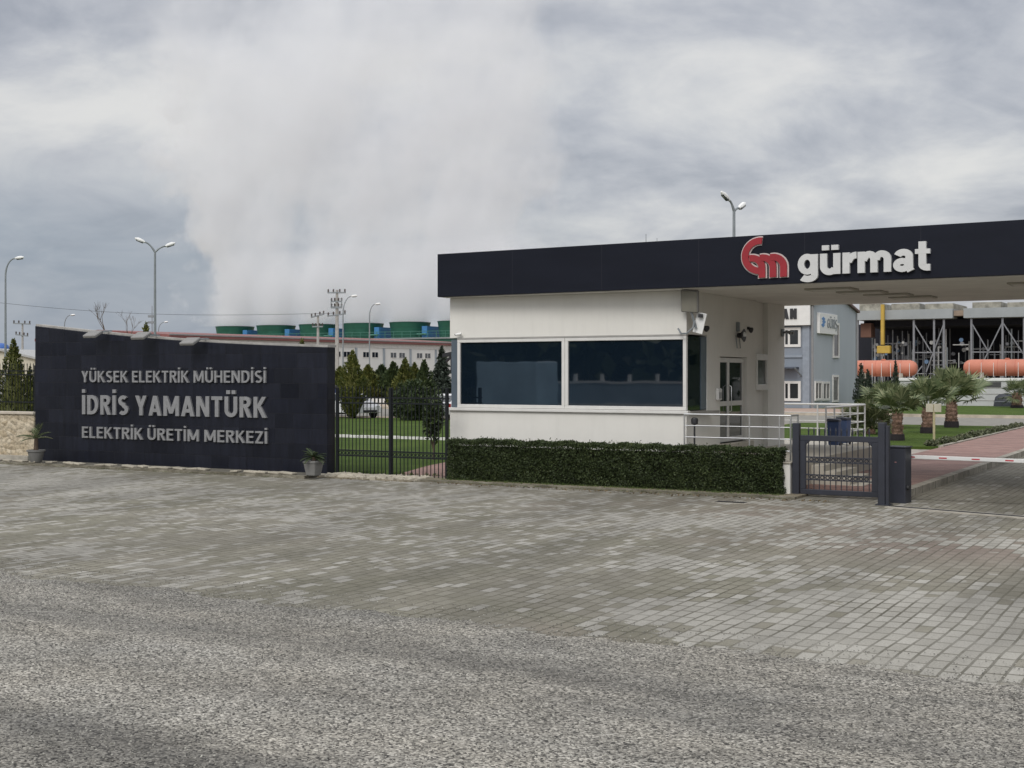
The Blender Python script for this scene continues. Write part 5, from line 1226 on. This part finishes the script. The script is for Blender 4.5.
# the steam: one closed volume over the fan stacks, drifting up and outwards
def steam():
    m = bpy.data.materials.new('steam'); m.use_nodes = True; t = m.node_tree; t.nodes.clear()
    nd = t.nodes.new; lk = t.links.new
    def mt(op, a, b=None, cl=False):
        n = nd('ShaderNodeMath'); n.operation = op; n.use_clamp = cl
        for i, v in enumerate((a, b)):
            if v is None: continue
            if isinstance(v, (int, float)): n.inputs[i].default_value = v
            else: lk(v, n.inputs[i])
        return n.outputs[0]
    tc = nd('ShaderNodeTexCoord'); sp = nd('ShaderNodeSeparateXYZ'); lk(tc.outputs['Object'], sp.inputs[0]); x, y, z = sp.outputs
    def nz(sc, de, ro, off=(0, 0, 0), sq=(1, 1, 1)):
        mp = nd('ShaderNodeMapping'); mp.inputs[1].default_value = off; mp.inputs[3].default_value = sq; lk(tc.outputs['Object'], mp.inputs[0])
        n = nd('ShaderNodeTexNoise'); n.inputs['Scale'].default_value = sc; n.inputs['Detail'].default_value = de; n.inputs['Roughness'].default_value = ro; lk(mp.outputs[0], n.inputs['Vector']); return n.outputs[0]
    big = nz(.045, 6, .62, sq=(1, 1, .8)); fine = nz(.15, 5, .62, (7, 3, 1)); wx = nz(.065, 4, .6, (31, 9, 4))
    x = mt('ADD', x, mt('ADD', mt('MULTIPLY', mt('SUBTRACT', wx, .5), 40.0), mt('ADD', mt('MULTIPLY', mt('SUBTRACT', fine, .5), 12.0), mt('MULTIPLY', mt('SUBTRACT', nz(.095, 3, .5, (3, 17, 8)), .5), 24.0))))
    # width grows with height: left edge and right edge of the plume
    left = mt('SUBTRACT', mt('MULTIPLY', mt('POWER', mt('MAXIMUM', z, 0.01), .5), -2.6), pitch*4.45)
    right = mt('ADD', mt('MULTIPLY', z, .22), pitch*3.3)
    dl = mt('MULTIPLY', mt('SUBTRACT', x, left), .17, True); dr_ = mt('MULTIPLY', mt('SUBTRACT', right, x), .07, True)
    half = mt('ADD', mt('MULTIPLY', z, .16), 3.4)
    dyv = mt('SUBTRACT', 1.0, mt('DIVIDE', mt('ABSOLUTE', y), half), True)
    env = mt('MULTIPLY', mt('MULTIPLY', dl, dr_), mt('POWER', dyv, .5))
    # separate jets just above each stack
    ph = mt('COSINE', mt('MULTIPLY', sp.outputs[0], 2*math.pi/pitch)); jet = mt('ADD', mt('MULTIPLY', ph, .5), .5)
    lo = mt('SUBTRACT', 1.0, mt('MULTIPLY', z, 1/14.0), True)
    jm = mt('SUBTRACT', 1.0, mt('MULTIPLY', lo, mt('SUBTRACT', 1.0, mt('POWER', jet, 1.1))))
    fade = mt('MULTIPLY', mt('SUBTRACT', 66.0, z), 1/50.0, True)
    # rising strands: noise drawn out along the drift, up and to the right
    mpv = nd('ShaderNodeCombineXYZ'); lk(mt('MULTIPLY', mt('SUBTRACT', sp.outputs[0], mt('MULTIPLY', z, .30)), .16), mpv.inputs[0]); lk(mt('MULTIPLY', y, .12), mpv.inputs[1]); lk(mt('MULTIPLY', z, .05), mpv.inputs[2])
    sn_ = nd('ShaderNodeTexNoise'); sn_.inputs['Scale'].default_value = 1.0; sn_.inputs['Detail'].default_value = 5; sn_.inputs['Roughness'].default_value = .58; sn_.inputs['Distortion'].default_value = .6; lk(mpv.outputs[0], sn_.inputs['Vector'])
    nn = mt('ADD', mt('ADD', mt('MULTIPLY', big, .48), mt('MULTIPLY', fine, .34)), mt('MULTIPLY', sn_.outputs[0], .36))
    thr = mt('SUBTRACT', .76, mt('MULTIPLY', lo, .26))
    den = mt('MULTIPLY', mt('SUBTRACT', mt('ADD', mt('MULTIPLY', env, .36), nn), thr), 4.2, True)
    den = mt('MULTIPLY', mt('MULTIPLY', den, mt('MULTIPLY', env, jm)), mt('MULTIPLY', fade, mt('ADD', 1.0, mt('MULTIPLY', lo, 2.0))))
    vol = nd('ShaderNodeVolumePrincipled'); vol.inputs['Color'].default_value = (.955, .962, .975, 1); vol.inputs['Anisotropy'].default_value = 0.1
    lk(mt('MULTIPLY', den, .40), vol.inputs['Density'])
    out = nd('ShaderNodeOutputMaterial'); lk(vol.outputs[0], out.inputs['Volume'])
    return m
sm_ = MB().box(-pitch*4.3-30, pitch*3.3+22, -14.5, 14.5, 0, 67).build('steam_plume', steam(), None, loc=(CX, CY, CZ+2.7), rot=ANG)
tag(sm_, kind='stuff')

# ------------------------------------------------------------------ parked cars and odds and ends on the left lawn
def car(loc, yaw, lab, col, group=None):
    c = thing('parked_car', lab, 'car', (*loc, 0), yaw, group)
    prof = [(-2.05, .32), (-2.08, .62), (-2.0, .98), (-1.72, 1.05), (-1.35, 1.44), (-.9, 1.53), (.1, 1.53), (.5, 1.45), (1.12, 1.02), (1.85, .86), (2.08, .68), (2.1, .34)]
    bm_ = MB(); W2 = .86
    n = len(prof); vs = []
    for wy in (-1, -.86, .86, 1):
        for x, z in prof:
            ins = 0.0 if z < 1.06 else (z-1.05)*.36
            vs.append((x*(.985 if abs(wy) == 1 else 1), (W2-ins)*(1 if wy > 0 else -1)-(0 if abs(wy) == 1 else .03*(1 if wy > 0 else -1)), z*(1 if abs(wy) < 1 else .985)))
    fs = []
    for k in range(3):
        for i in range(n):
            j = (i+1) % n; fs.append((k*n+i, k*n+j, (k+1)*n+j, (k+1)*n+i))
    fs.append(tuple(range(n))[::-1]); fs.append(tuple(3*n+i for i in range(n)))
    bm_.add(vs, fs); bm_.build('body', plain('car_white', col, .25, 0, .03, spec=.5), c, smooth=True, bevel=.02)
    for sgn in (-1, 1):
        y = sgn*(W2-.055)
        def side(pts): return MB().add([(x, sgn*(W2-(z-1.05)*.36+.004), z) for x, z in pts]+[(x, sgn*(W2-(z-1.05)*.36-.01), z) for x, z in pts],
                                       [(0,1,2,3), (7,6,5,4), (0,4,5,1), (1,5,6,2), (2,6,7,3), (3,7,4,0)])
        side([(-1.55, 1.08), (-.42, 1.08), (-.42, 1.46), (-1.2, 1.44)]).build('side_window', M_GLASS, c)
        side([(-.34, 1.08), (.95, 1.06), (.42, 1.42), (-.34, 1.46)]).build('side_window', M_GLASS, c)
        for x in (-1.3, 1.3):
            w = MB().tube([(x, sgn*(W2-.2), .32), (x, sgn*(W2+.005), .32)], .32, 20).build('wheel', plain('tyre', (.015, .015, .016), .8), c, smooth=True)
            MB().tube([(x, sgn*(W2-.01), .32), (x, sgn*(W2+.02), .32)], .20, 14).build('rim', plain('alloy', (.4, .4, .4), .4, .6), w, smooth=True)
        MB().tbox(Matrix.Translation((1.98, sgn*.62, .72)), .2, .3, .14).build('headlight', plain('headlamp', (.6, .6, .6), .1), c, bevel=.03)
        MB().tbox(Matrix.Translation((-2.03, sgn*.66, .85)), .1, .22, .24).build('tail_light', plain('tail_red', (.3, .02, .02), .3), c, bevel=.02)
        MB().tbox(Matrix.Translation((.75, sgn*.92, 1.08)), .14, .2, .13).build('mirror', plain('car_white', col), c, bevel=.03)
    MB().add([(1.05, -.62, 1.075), (1.05, .62, 1.075), (.50, .60, 1.455), (.50, -.60, 1.455)], [(0, 1, 2, 3)]).build('windscreen', M_GLASS, c)
    MB().add([(-1.72, -.62, 1.08), (-1.72, .62, 1.08), (-1.37, .60, 1.44), (-1.37, -.60, 1.44)], [(3, 2, 1, 0)]).build('rear_window', M_GLASS, c)
    MB().box(2.085, 2.12, -.5, .5, .38, .52).build('grille', M_DARK, c)
    return c
X, Y = gp(350, 418); car((X, Y+.6), R(-50), 'white hatchback half hidden by the sign wall edge and a cypress trunk', (.62, .62, .62), 'white cars beyond the lawn')
X, Y = gp(443, 419.5); car((X+.5, Y+1.0), R(70), 'white car seen end on between the spruce and the gatehouse corner', (.62, .62, .62), 'white cars beyond the lawn')
X, Y_, z = at(338, 392, 86); cb = thing('recycling_container', 'dark blue container beyond the white hatchback at the sign edge', 'container', (X-.7, Y_+3, 0), R(-30))
MB().box(-.9, .9, -.6, .6, .12, 1.75).build('body', plain('container_blue', (.03, .05, .16), .5), cb, bevel=.03)
MB().prism([(-.95, 1.751), (.95, 1.751), (.8, 1.95), (-.8, 1.95)], -.65, .65).build('lid', M_DARK, cb, bevel=.02)
for a in (-.7, .7): MB().tube([(a, -.5, .07), (a, .5, .07)], .07, 8).build('wheel', M_DARK, cb)
structure('yard', MB().sheet([(-40, 39), (-9.3, 39), (-9.3, 41.4), (-40, 41.4)], 0.012), plain('tan_gravel', (.36, .29, .215), .95, 0, .2, 1), **ST)
structure('yard', MB().sheet([(-75, 57.3), (-22, 57.3), (-22, 130), (-75, 130)], 0.135), plain('tan_gravel', (.36, .29, .215)), **ST)
for k in range(6):
    x = 366+k*3.6; X, Y_, z = at(x, 400, 112); b = thing('kerb_block', 'white painted block in the row beyond the tan path', 'block', (X, Y_, 0.135), R(-4), 'white painted blocks')
    MB().box(-.10, .10, -.1, .1, 0, .55).build('block', M_WHITEW, b, bevel=.02)

# ------------------------------------------------------------------ blue office building behind the gatehouse
def lx(x, t): return s_at(x, t)
BX = thing('office_building', 'pale blue two-storey office with white signs and white framed windows', 'building', Wd(-19.9, 70.3), ANG)
M_BLUE1 = plain('blue_grey_wall', (0.205, 0.232, 0.27), 0.8, 0, 0.06, 0.4, streak=True)
M_BLUE2 = plain('pale_blue_wall', (0.355, 0.385, 0.41), 0.8, 0, 0.06, 0.4, streak=True)
ZEV = 7.9; DP = 12.4
def bs(x): return s_at(x, 70.3)+19.9
def bz(x, y, d=0.0): s = s_at(x, 70.3-d); return z_at(x, y, s, 70.3-d)
def bt(x): return t_at(x, -19.9)-70.3
def bzt(x, y): t = t_at(x, -19.9); return z_at(x, y, -19.9, t)
MB().box(-22, -0.01, 0, DP, 0, ZEV).build('wall', M_BLUE1, BX)
g = MB(); g.add([(x, y, z) for x in (-.009, .12) for y, z in ((-.02, 0), (DP+.02, 0), (DP+.02, ZEV+.1), (DP*.42, ZEV+1.35), (-.02, ZEV+.15))], [(0,1,2,3,4), (9,8,7,6,5), (0,5,6,1), (1,6,7,2), (2,7,8,3), (3,8,9,4), (4,9,5,0)])
g.build('gable_wall', M_BLUE2, BX)
r_ = MB(); r_.add([(x, y, z) for x in (-22.2, .35) for y, z in ((-.3, ZEV+.11), (DP*.42, ZEV+1.36), (DP+.35, ZEV+.02), (DP+.35, ZEV+.2), (DP*.42, ZEV+1.56), (-.3, ZEV+.3))], [(0,1,2,3,4,5), (11,10,9,8,7,6), (0,6,7,1), (1,7,8,2), (2,8,9,3), (3,9,10,4), (4,10,11,5), (5,11,6,0)])
r_.build('roof', plain('brown_roof', (.12, .075, .065), .7), BX)
MB().tube([(.02, -.1, 0), (.02, -.1, ZEV)], .09, 6).build('downpipe', plain('grey_gutter', (.22, .22, .22)), BX)
MB().tube([(.16, DP-.1, 0), (.16, DP-.1, ZEV)], .08, 6).build('downpipe', plain('grey_gutter', (.22, .22, .22)), BX)
MB().box(bs(803), bs(810), -.12, -.003, 0, bz(806, 326)).build('pilaster', plain('mid_blue_band', (.23, .26, .30), .8), BX)
MB().box(-22, bs(803)-.02, -.1, -.003, bz(793, 357.5), bz(793, 355)).build('string_course', plain('mid_blue_band', (.24, .29, .37)), BX)
def bwin(x0, x1, ya, yb, mull=(0.35,)):
    a, b = bs(x0), bs(x1); zb_, zt_ = bz((x0+x1)/2, yb), bz((x0+x1)/2, ya); w = .2
    f = MB().box(a, b, -.1, -.003, zb_, zb_+w).box(a, b, -.1, -.003, zt_-w, zt_).box(a, a+w, -.1, -.003, zb_+w, zt_-w).box(b-w, b, -.1, -.003, zb_+w, zt_-w)
    for q in mull: xm = a+(b-a)*q; f.box(xm-.08, xm+.08, -.1, -.003, zb_+w, zt_-w)
    fo = f.build('window', M_FRAME, BX); MB().box(a+w, b-w, -.03, -.0035, zb_+w, zt_-w).build('pane', plain('dark_pane', (.02, .022, .024), .15), fo)
for x0, x1 in ((783, 801), (752, 770), (722, 740)):
    bwin(x0, x1, 381, 401); bwin(x0, x1, 327.5, 347)
def bwin_side(y0p, y1p, ya, yb, mull=()):
    a, b = bt(y0p), bt(y1p); xm = (y0p+y1p)/2; zb_, zt_ = bzt(xm, yb), bzt(xm, ya); w = .17
    f = MB().box(.123, .22, a, b, zb_, zb_+w).box(.123, .22, a, b, zt_-w, zt_).box(.123, .22, a, a+w, zb_+w, zt_-w).box(.123, .22, b-w, b, zb_+w, zt_-w)
    for q in mull: m_ = a+(b-a)*q; f.box(.123, .22, m_-.07, m_+.07, zb_+w, zt_-w)
    fo = f.build('window', M_FRAME, BX); MB().box(.1235, .15, a+w, b-w, zb_+w, zt_-w).build('pane', plain('dark_pane', (.02, .022, .024)), fo)
bwin_side(812.8, 819.5, 381, 400.5, (.5,)); bwin_side(820.5, 827.5, 381.5, 400.5, (.5,))
bwin_side(831, 837, 323, 358); bwin_side(830.5, 836.5, 375, 402)
aw_ = MB().prism([(bs(780), bz(790, 368.5)), (bs(799), bz(790, 368.5)), (bs(799), bz(790, 367)), (bs(780), bz(790, 367))], -1.2, -.003); aw_.build('awning', plain('blue_awning', (.06, .075, .10), .6), BX)
MB().bar((bs(799), -1.1, bz(790, 368)), (bs(801.5), -.05, bz(801, 376)), .09).build('awning_strut', M_GALV, BX)
sA = MB().box(bs(770), bs(811.5), -.42, -.13, bz(800, 325.5), bz(800, 301)).build('roof_sign', plain('sign_white', (.66, .655, .63), .5, 0, .04), BX, bevel=.02)
lzb, lzt = bz(795, 319.2), bz(795, 308.8)
letters('lettering', 'MAN', bs(798.5)-bs(774), lzt-lzb, .06, M_DARK, sA, (bs(774), -.453, lzb), .26)
a, b = bt(815.3), bt(833.3)
pz0, pz1 = bzt(824, 334.2), bzt(824, 313.8)
sB = MB().box(.123, .34, a, b, pz0, pz1).build('wall_sign', plain('sign_white', (.66, .655, .63)), BX, bevel=.02)
letters('lettering', 'GÜRİŞ', (b-a)*.56, (pz1-pz0)*.46, .04, plain('grey_letters', (.22, .24, .25), .5), sB, (.362, a+(b-a)*.40, pz0+(pz1-pz0)*.30), .13, rot=R(90))
lg = MB(); hgt = (pz1-pz0); wd = (b-a)
for dz_, dx_ in ((.30, .08), (.46, .13), (.60, .10)):
    y0 = a+wd*dx_; z0_ = pz0+hgt*dz_
    lg.add([(.345, y0, z0_+hgt*.12), (.345, y0+wd*.10, z0_), (.345, y0+wd*.20, z0_+hgt*.12), (.345, y0+wd*.10, z0_+hgt*.22), (.36, y0, z0_+hgt*.12), (.36, y0+wd*.10, z0_), (.36, y0+wd*.20, z0_+hgt*.12), (.36, y0+wd*.10, z0_+hgt*.22)],
           [(4,5,6,7), (0,3,2,1), (0,1,5,4), (1,2,6,5), (2,3,7,6), (3,0,4,7)])
lg.build('emblem', plain('logo_blue', (.07, .20, .42), .5), sB)
structure('yard', MB().sheet(rect(-45, -12.5, 57.3, 70.2), 0.14), plain('reddish_paving', (.33, .24, .19), .9, 0, .2, 1), **ST)

# ------------------------------------------------------------------ right background: condenser frame, tanks, wall
KX, KY, KZ = at(857, 320, 158)
cn = thing('condenser_frame', 'large steel framed air condenser with dark interior beyond the driveway', 'industrial plant', (KX, KY, 0), ANG)
def ks(x): # local x of a pixel column on the front plane
    k = (x-512)/F; return (k*KY-KX)/(UX-k*UY)
def kz(x, y): s = ks(x); return HC+(HY-y)/F*(KY+s*UY)
KE = ks(1100)
M_GRAYB = plain('grey_cladding', (.27, .29, .295), .7, 0, .1, .5)
M_KST = plain('steel_column', (.19, .195, .21), .5, .2)
zb0, zb1 = kz(940, 318.5), kz(940, 309)
kbeam0 = MB().box(0, ks(953), -.3, 14, zb0, zb1).build('fan_deck', M_GRAYB, cn)
MB().box(ks(964), KE, -.3, 14, zb0, zb1).build('fan_deck', M_GRAYB, cn)
MB().box(ks(953)+.02, ks(964)-.02, .3, 14, zb0+.3, zb1-.2).build('gallery', plain('rusty_gallery', (.26, .2, .15), .8), cn)
for x0, x1 in ((859, 881), (891, 919), (925, 953), (972, 1001), (1007, 1036), (1042, 1070)):
    MB().box(ks(x0), ks(x1), .2, 9, zb1+.002, kz((x0+x1)/2, 303.5 if x0 < 960 else 302)).build('wind_wall', plain('mottled_screen', (.26, .25, .21), .9, 0, .5, 1.2), cn)
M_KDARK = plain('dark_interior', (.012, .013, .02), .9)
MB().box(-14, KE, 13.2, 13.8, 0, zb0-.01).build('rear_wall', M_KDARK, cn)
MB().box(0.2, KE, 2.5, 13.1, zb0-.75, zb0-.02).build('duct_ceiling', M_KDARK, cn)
for x in (857.5, 913.7, 934, 943.8, 971.3, 1002.5, 1024, 1060): 
    MB().box(ks(x)-.11, ks(x)+.11, 0, .28, 0, zb0-.003).build('column', M_KST, cn)
def kb(x0, y0, x1, y1, w=.13): MB().bar((ks(x0), .14, kz(x0, y0)), (ks(x1), .14, kz(x1, y1)), w).build('brace', M_KST, cn)
kb(914, 324, 931, 352); kb(943.5, 324, 926, 372); kb(914, 352.5, 944, 352.5); kb(914, 376, 922, 366); kb(972, 324, 989, 353); kb(1002, 323, 984, 360); kb(972, 352, 1002, 352); kb(1003, 323, 1024, 355); kb(1024, 352, 1003, 352)
for k in range(84):
    x = random.uniform(860, 1060); yy = random.uniform(1.2, 11); h = random.uniform(.55, .92)*zb0
    MB().tube([(ks(x), yy, 0), (ks(x), yy, h)], random.uniform(.035, .10), 6).build('riser_pipe', random.choice([M_KST, M_KST, M_GALV, plain('pale_pipe', (.4, .4, .39), .5)]), cn)
for k in range(34):
    x = random.uniform(858, 1030); yy = random.uniform(1.5, 10); z = random.uniform(.3, .75)*zb0
    MB().tube([(ks(x), yy, z), (ks(x+random.uniform(8, 26)), yy, z)], random.uniform(.04, .09), 6).build('cross_pipe', random.choice([M_KST, plain('pale_pipe', (.4, .4, .39))]), cn)
for k in range(70):
    x = random.choice([random.uniform(858, 884), random.uniform(886, 905), random.uniform(920, 968), random.uniform(995, 1040)]); yy = random.uniform(2, 9); z = random.uniform(.45, .74)*zb0; r = random.uniform(.10, .26)
    MB().tube([(ks(x), yy, z), (ks(x), yy-.3, z)], r, 10).build('valve', random.choice([plain('pale_pipe', (.4, .4, .39)), plain('valve_blue', (.12, .2, .32), .5), M_KST]), cn)
MB().box(ks(858.5), ks(869), 1.0, 3, kz(863, 337), kz(863, 323)).build('cable_box', plain('rust_brown', (.13, .065, .045), .8), cn)
cr = thing('crane_mast', 'yellow vertical crane mast with a boxy hook block before the condenser', 'crane', (KX, KY, 0), ANG)
M_YEL = plain('crane_yellow', (.42, .28, .045), .6, 0, .15, 1)
MB().box(ks(883), ks(886.2), -1.2, -.6, kz(884, 345), kz(884, 305)).build('mast', M_YEL, cr, bevel=.03)
MB().box(ks(879.5), ks(892.5), -1.35, -.5, kz(884, 353.5), kz(884, 346)).build('hook_block', M_YEL, cr, bevel=.05)
MB().box(ks(883.5), ks(885), -1.1, -.9, 0, kz(884, 353.6)).build('column', M_KST, cr)
# orange tanks on saddles
M_ORA = plain('tank_orange', (.46, .165, .105), .6, 0, .12, .5, streak=True)
def tank(x0, x1, ya, yb, Y, lab):
    kq = Y/F; r = (yb-ya)/2*kq; X, Y_, z = at(x0, (ya+yb)/2, Y); t = thing('storage_tank', lab, 'tank', (X, Y_, z), ANG, 'orange tanks behind the pale wall')
    k = (x1-512)/F; Ln = (k*Y-X)/(UX-k*UY)
    MB().tube([(0, 0, 0), (.12*r, 0, 0), (.4*r, 0, 0), (r*.8, 0, 0), (Ln-r*.8, 0, 0), (Ln-.4*r, 0, 0), (Ln-.12*r, 0, 0), (Ln, 0, 0)], [r*.45, r*.66, r*.87, r, r, r*.87, r*.66, r*.45], 28).build('shell', M_ORA, t, smooth=True)
    for q in (.22, .40, .6, .78): 
        MB().tube([(Ln*q-.03, 0, 0), (Ln*q+.03, 0, 0)], r*1.012, 28).build('band', plain('tank_band', (.42, .12, .075), .6), t, smooth=True)
    for q in (.22, .78): MB().box(Ln*q-.2, Ln*q+.2, -r*.8, r*.8, -z, -r*.55).build('saddle', M_CONC, t)
    MB().tube([(Ln*.5, 0, r*.98), (Ln*.5, 0, r*1.15)], .22, 12).build('manhole', M_ORA, t)
    for q in np.arange(.08, .95, .14): MB().tube([(Ln*q, -r*1.15, -r*1.1), (Ln*q, -r*1.15, r*.6)], .025, 5).build('stanchion', M_LAMPW, t)
tank(851, 917, 360.5, 376.5, 135, 'orange horizontal tank beside the blue building, half behind dark cypresses')
tank(964, 1052, 359.5, 376, 130, 'orange horizontal tank running out of the right side of the picture')
w0 = s_at(893, 86)
pw = thing('perimeter_wall', 'pale panelled wall with a white cap in front of the orange tanks', 'wall', Wd(w0, 86), ANG)
zc = z_at(960, 378, s_at(960, 86), 86)
MB().box(0, 60, 0, .3, 0, zc-.25).build('panel', plain('pale_panel', (.46, .465, .46), .7, 0, .12, .5, streak=True), pw)
MB().box(-.1, 60, -.1, .4, zc-.249, zc).build('cap', M_LAMPW, pw, bevel=.02)
for z in (.55, 1.1, 1.6): MB().box(0, 60, -.03, -.003, z, z+.04).build('joint', plain('grey_trim', (.33, .32, .30)), pw)
a = s_at(982, 86)-w0; MB().box(a, a+1.5, -.04, -.004, 1.62+.05, 2.1).build('vent', plain('vent_dark', (.06, .06, .06), .8), pw)
p = Wd(s_at(1003.5, 84.6), 84.6, .12); tb = thing('covered_heap', 'dark tarpaulin covered heap against the pale wall', 'tarpaulin', p, ANG)
mb = MB(); nn = 16; rings = [(1.0, 0), (1.0, .35), (.86, .78), (.55, 1.0), (.05, 1.06)]
vs = []
for q, z in rings:
    for j in range(nn): th = 2*math.pi*j/nn; w = 1+.08*math.sin(5*th+z*3); vs.append((.78*q*w*math.copysign(abs(math.cos(th))**.6, math.cos(th))+.12*z, .5*q*w*math.copysign(abs(math.sin(th))**.6, math.sin(th)), z))
mb.add(vs, [(i*nn+j, i*nn+(j+1) % nn, (i+1)*nn+(j+1) % nn, (i+1)*nn+j) for i in range(4) for j in range(nn)]+[tuple(range(nn))[::-1], tuple(4*nn+j for j in range(nn))])
mb.build('cover', plain('tarpaulin', (.022, .026, .035), .55), tb, smooth=True)
mb = MB(); ring = [(.80*math.copysign(abs(math.cos(6.283*k/20))**.6, math.cos(6.283*k/20))+.05, .52*math.copysign(abs(math.sin(6.283*k/20))**.6, math.sin(6.283*k/20)), .38) for k in range(21)]
mb.tube(ring, .02, 5, False).build('tie_rope', M_GALV, tb)

# ------------------------------------------------------------------ what the gatehouse windows mirror: the far side of the road
hl = []
n = 5000; xs_ = RNG.uniform(-110, 60, n); hh = 7+2.5*np.sin(xs_*.13)+1.5*np.sin(xs_*.41+1)
P = np.stack([xs_, -46+RNG.normal(size=n)*1.5, hh*RNG.uniform(0.02, 1, n)], 1)
cr_m = MB().box(-110, 60, -48, -46.6, 0, 5.2)
o = leaf_mesh('offscreen_woods', P, RNG.normal(size=(n, 3)), RNG.uniform(.5, 1.1, n), L_DARK, None, .6, loc=(OX, OY, 0), rot=ANG, core=cr_m); tag(o, kind='stuff')

P = np.stack([27.5+RNG.normal(size=3000)*0.8, RNG.uniform(10, 150, 3000), 12*RNG.uniform(.02, 1, 3000)], 1)  # unseen tree belt added at the right to darken the side glass reflections
o = leaf_mesh('offscreen_woods', P, RNG.normal(size=(3000, 3)), RNG.uniform(.4, 1.0, 3000), L_DARK, None, .6, loc=(OX, OY, 0), rot=ANG, core=MB().box(26.5, 28, 10, 150, 0, 9)); tag(o, kind='stuff')
m0, m1 = s_at(487, 33), s_at(547, 33)
tk_ = thing('lorry_trailer', 'pale blue box trailer parked across the road, mirrored in the window', 'trailer', Wd(m0, -31), ANG)
TL = m1-m0
MB().box(0, TL, -1.2, 1.2, 1.05, z_at(517, 362, (m0+m1)/2, 33)).build('box_body', plain('trailer_blue', (.42, .60, .74), .5, 0, .15, .6), tk_, bevel=.03)
MB().box(.2, TL-.2, -.5, .5, .75, 1.04).build('chassis', M_DARK, tk_)
for x in (1.2, 2.4, TL-1.3):
    for y in (-1.0, 1.0): MB().tube([(x, y-.14, .48), (x, y+.14, .48)], .47, 18).build('wheel', plain('tyre', (.015, .015, .016)), tk_, smooth=True)
g0_, g1_ = s_at(549, 36)-2, s_at(720, 36)+6
gw_ = thing('roadside_wall', 'low pale wall with short posts across the road, mirrored in the window', 'wall', Wd(g0_, -34), ANG)
gz = z_at(620, 383.5, s_at(620, 36), 36)
MB().box(0, g1_-g0_, -.12, .12, 0, gz).build('panel', plain('pale_blue_grey_wall', (.30, .38, .45), .8, 0, .2, .5), gw_)
MB().box(0, g1_-g0_, -.2, .2, gz+.001, gz+.12).build('coping', M_LAMPW, gw_)
for x in np.arange(.4, g1_-g0_, 1.6): MB().box(x-.08, x+.08, -.08, .08, gz+.121, gz+.5).build('post', M_LAMPW, gw_)
MB().box(0, g1_-g0_, .122, .16, gz*.45, gz*.52).build('band', M_LAMPW, gw_)
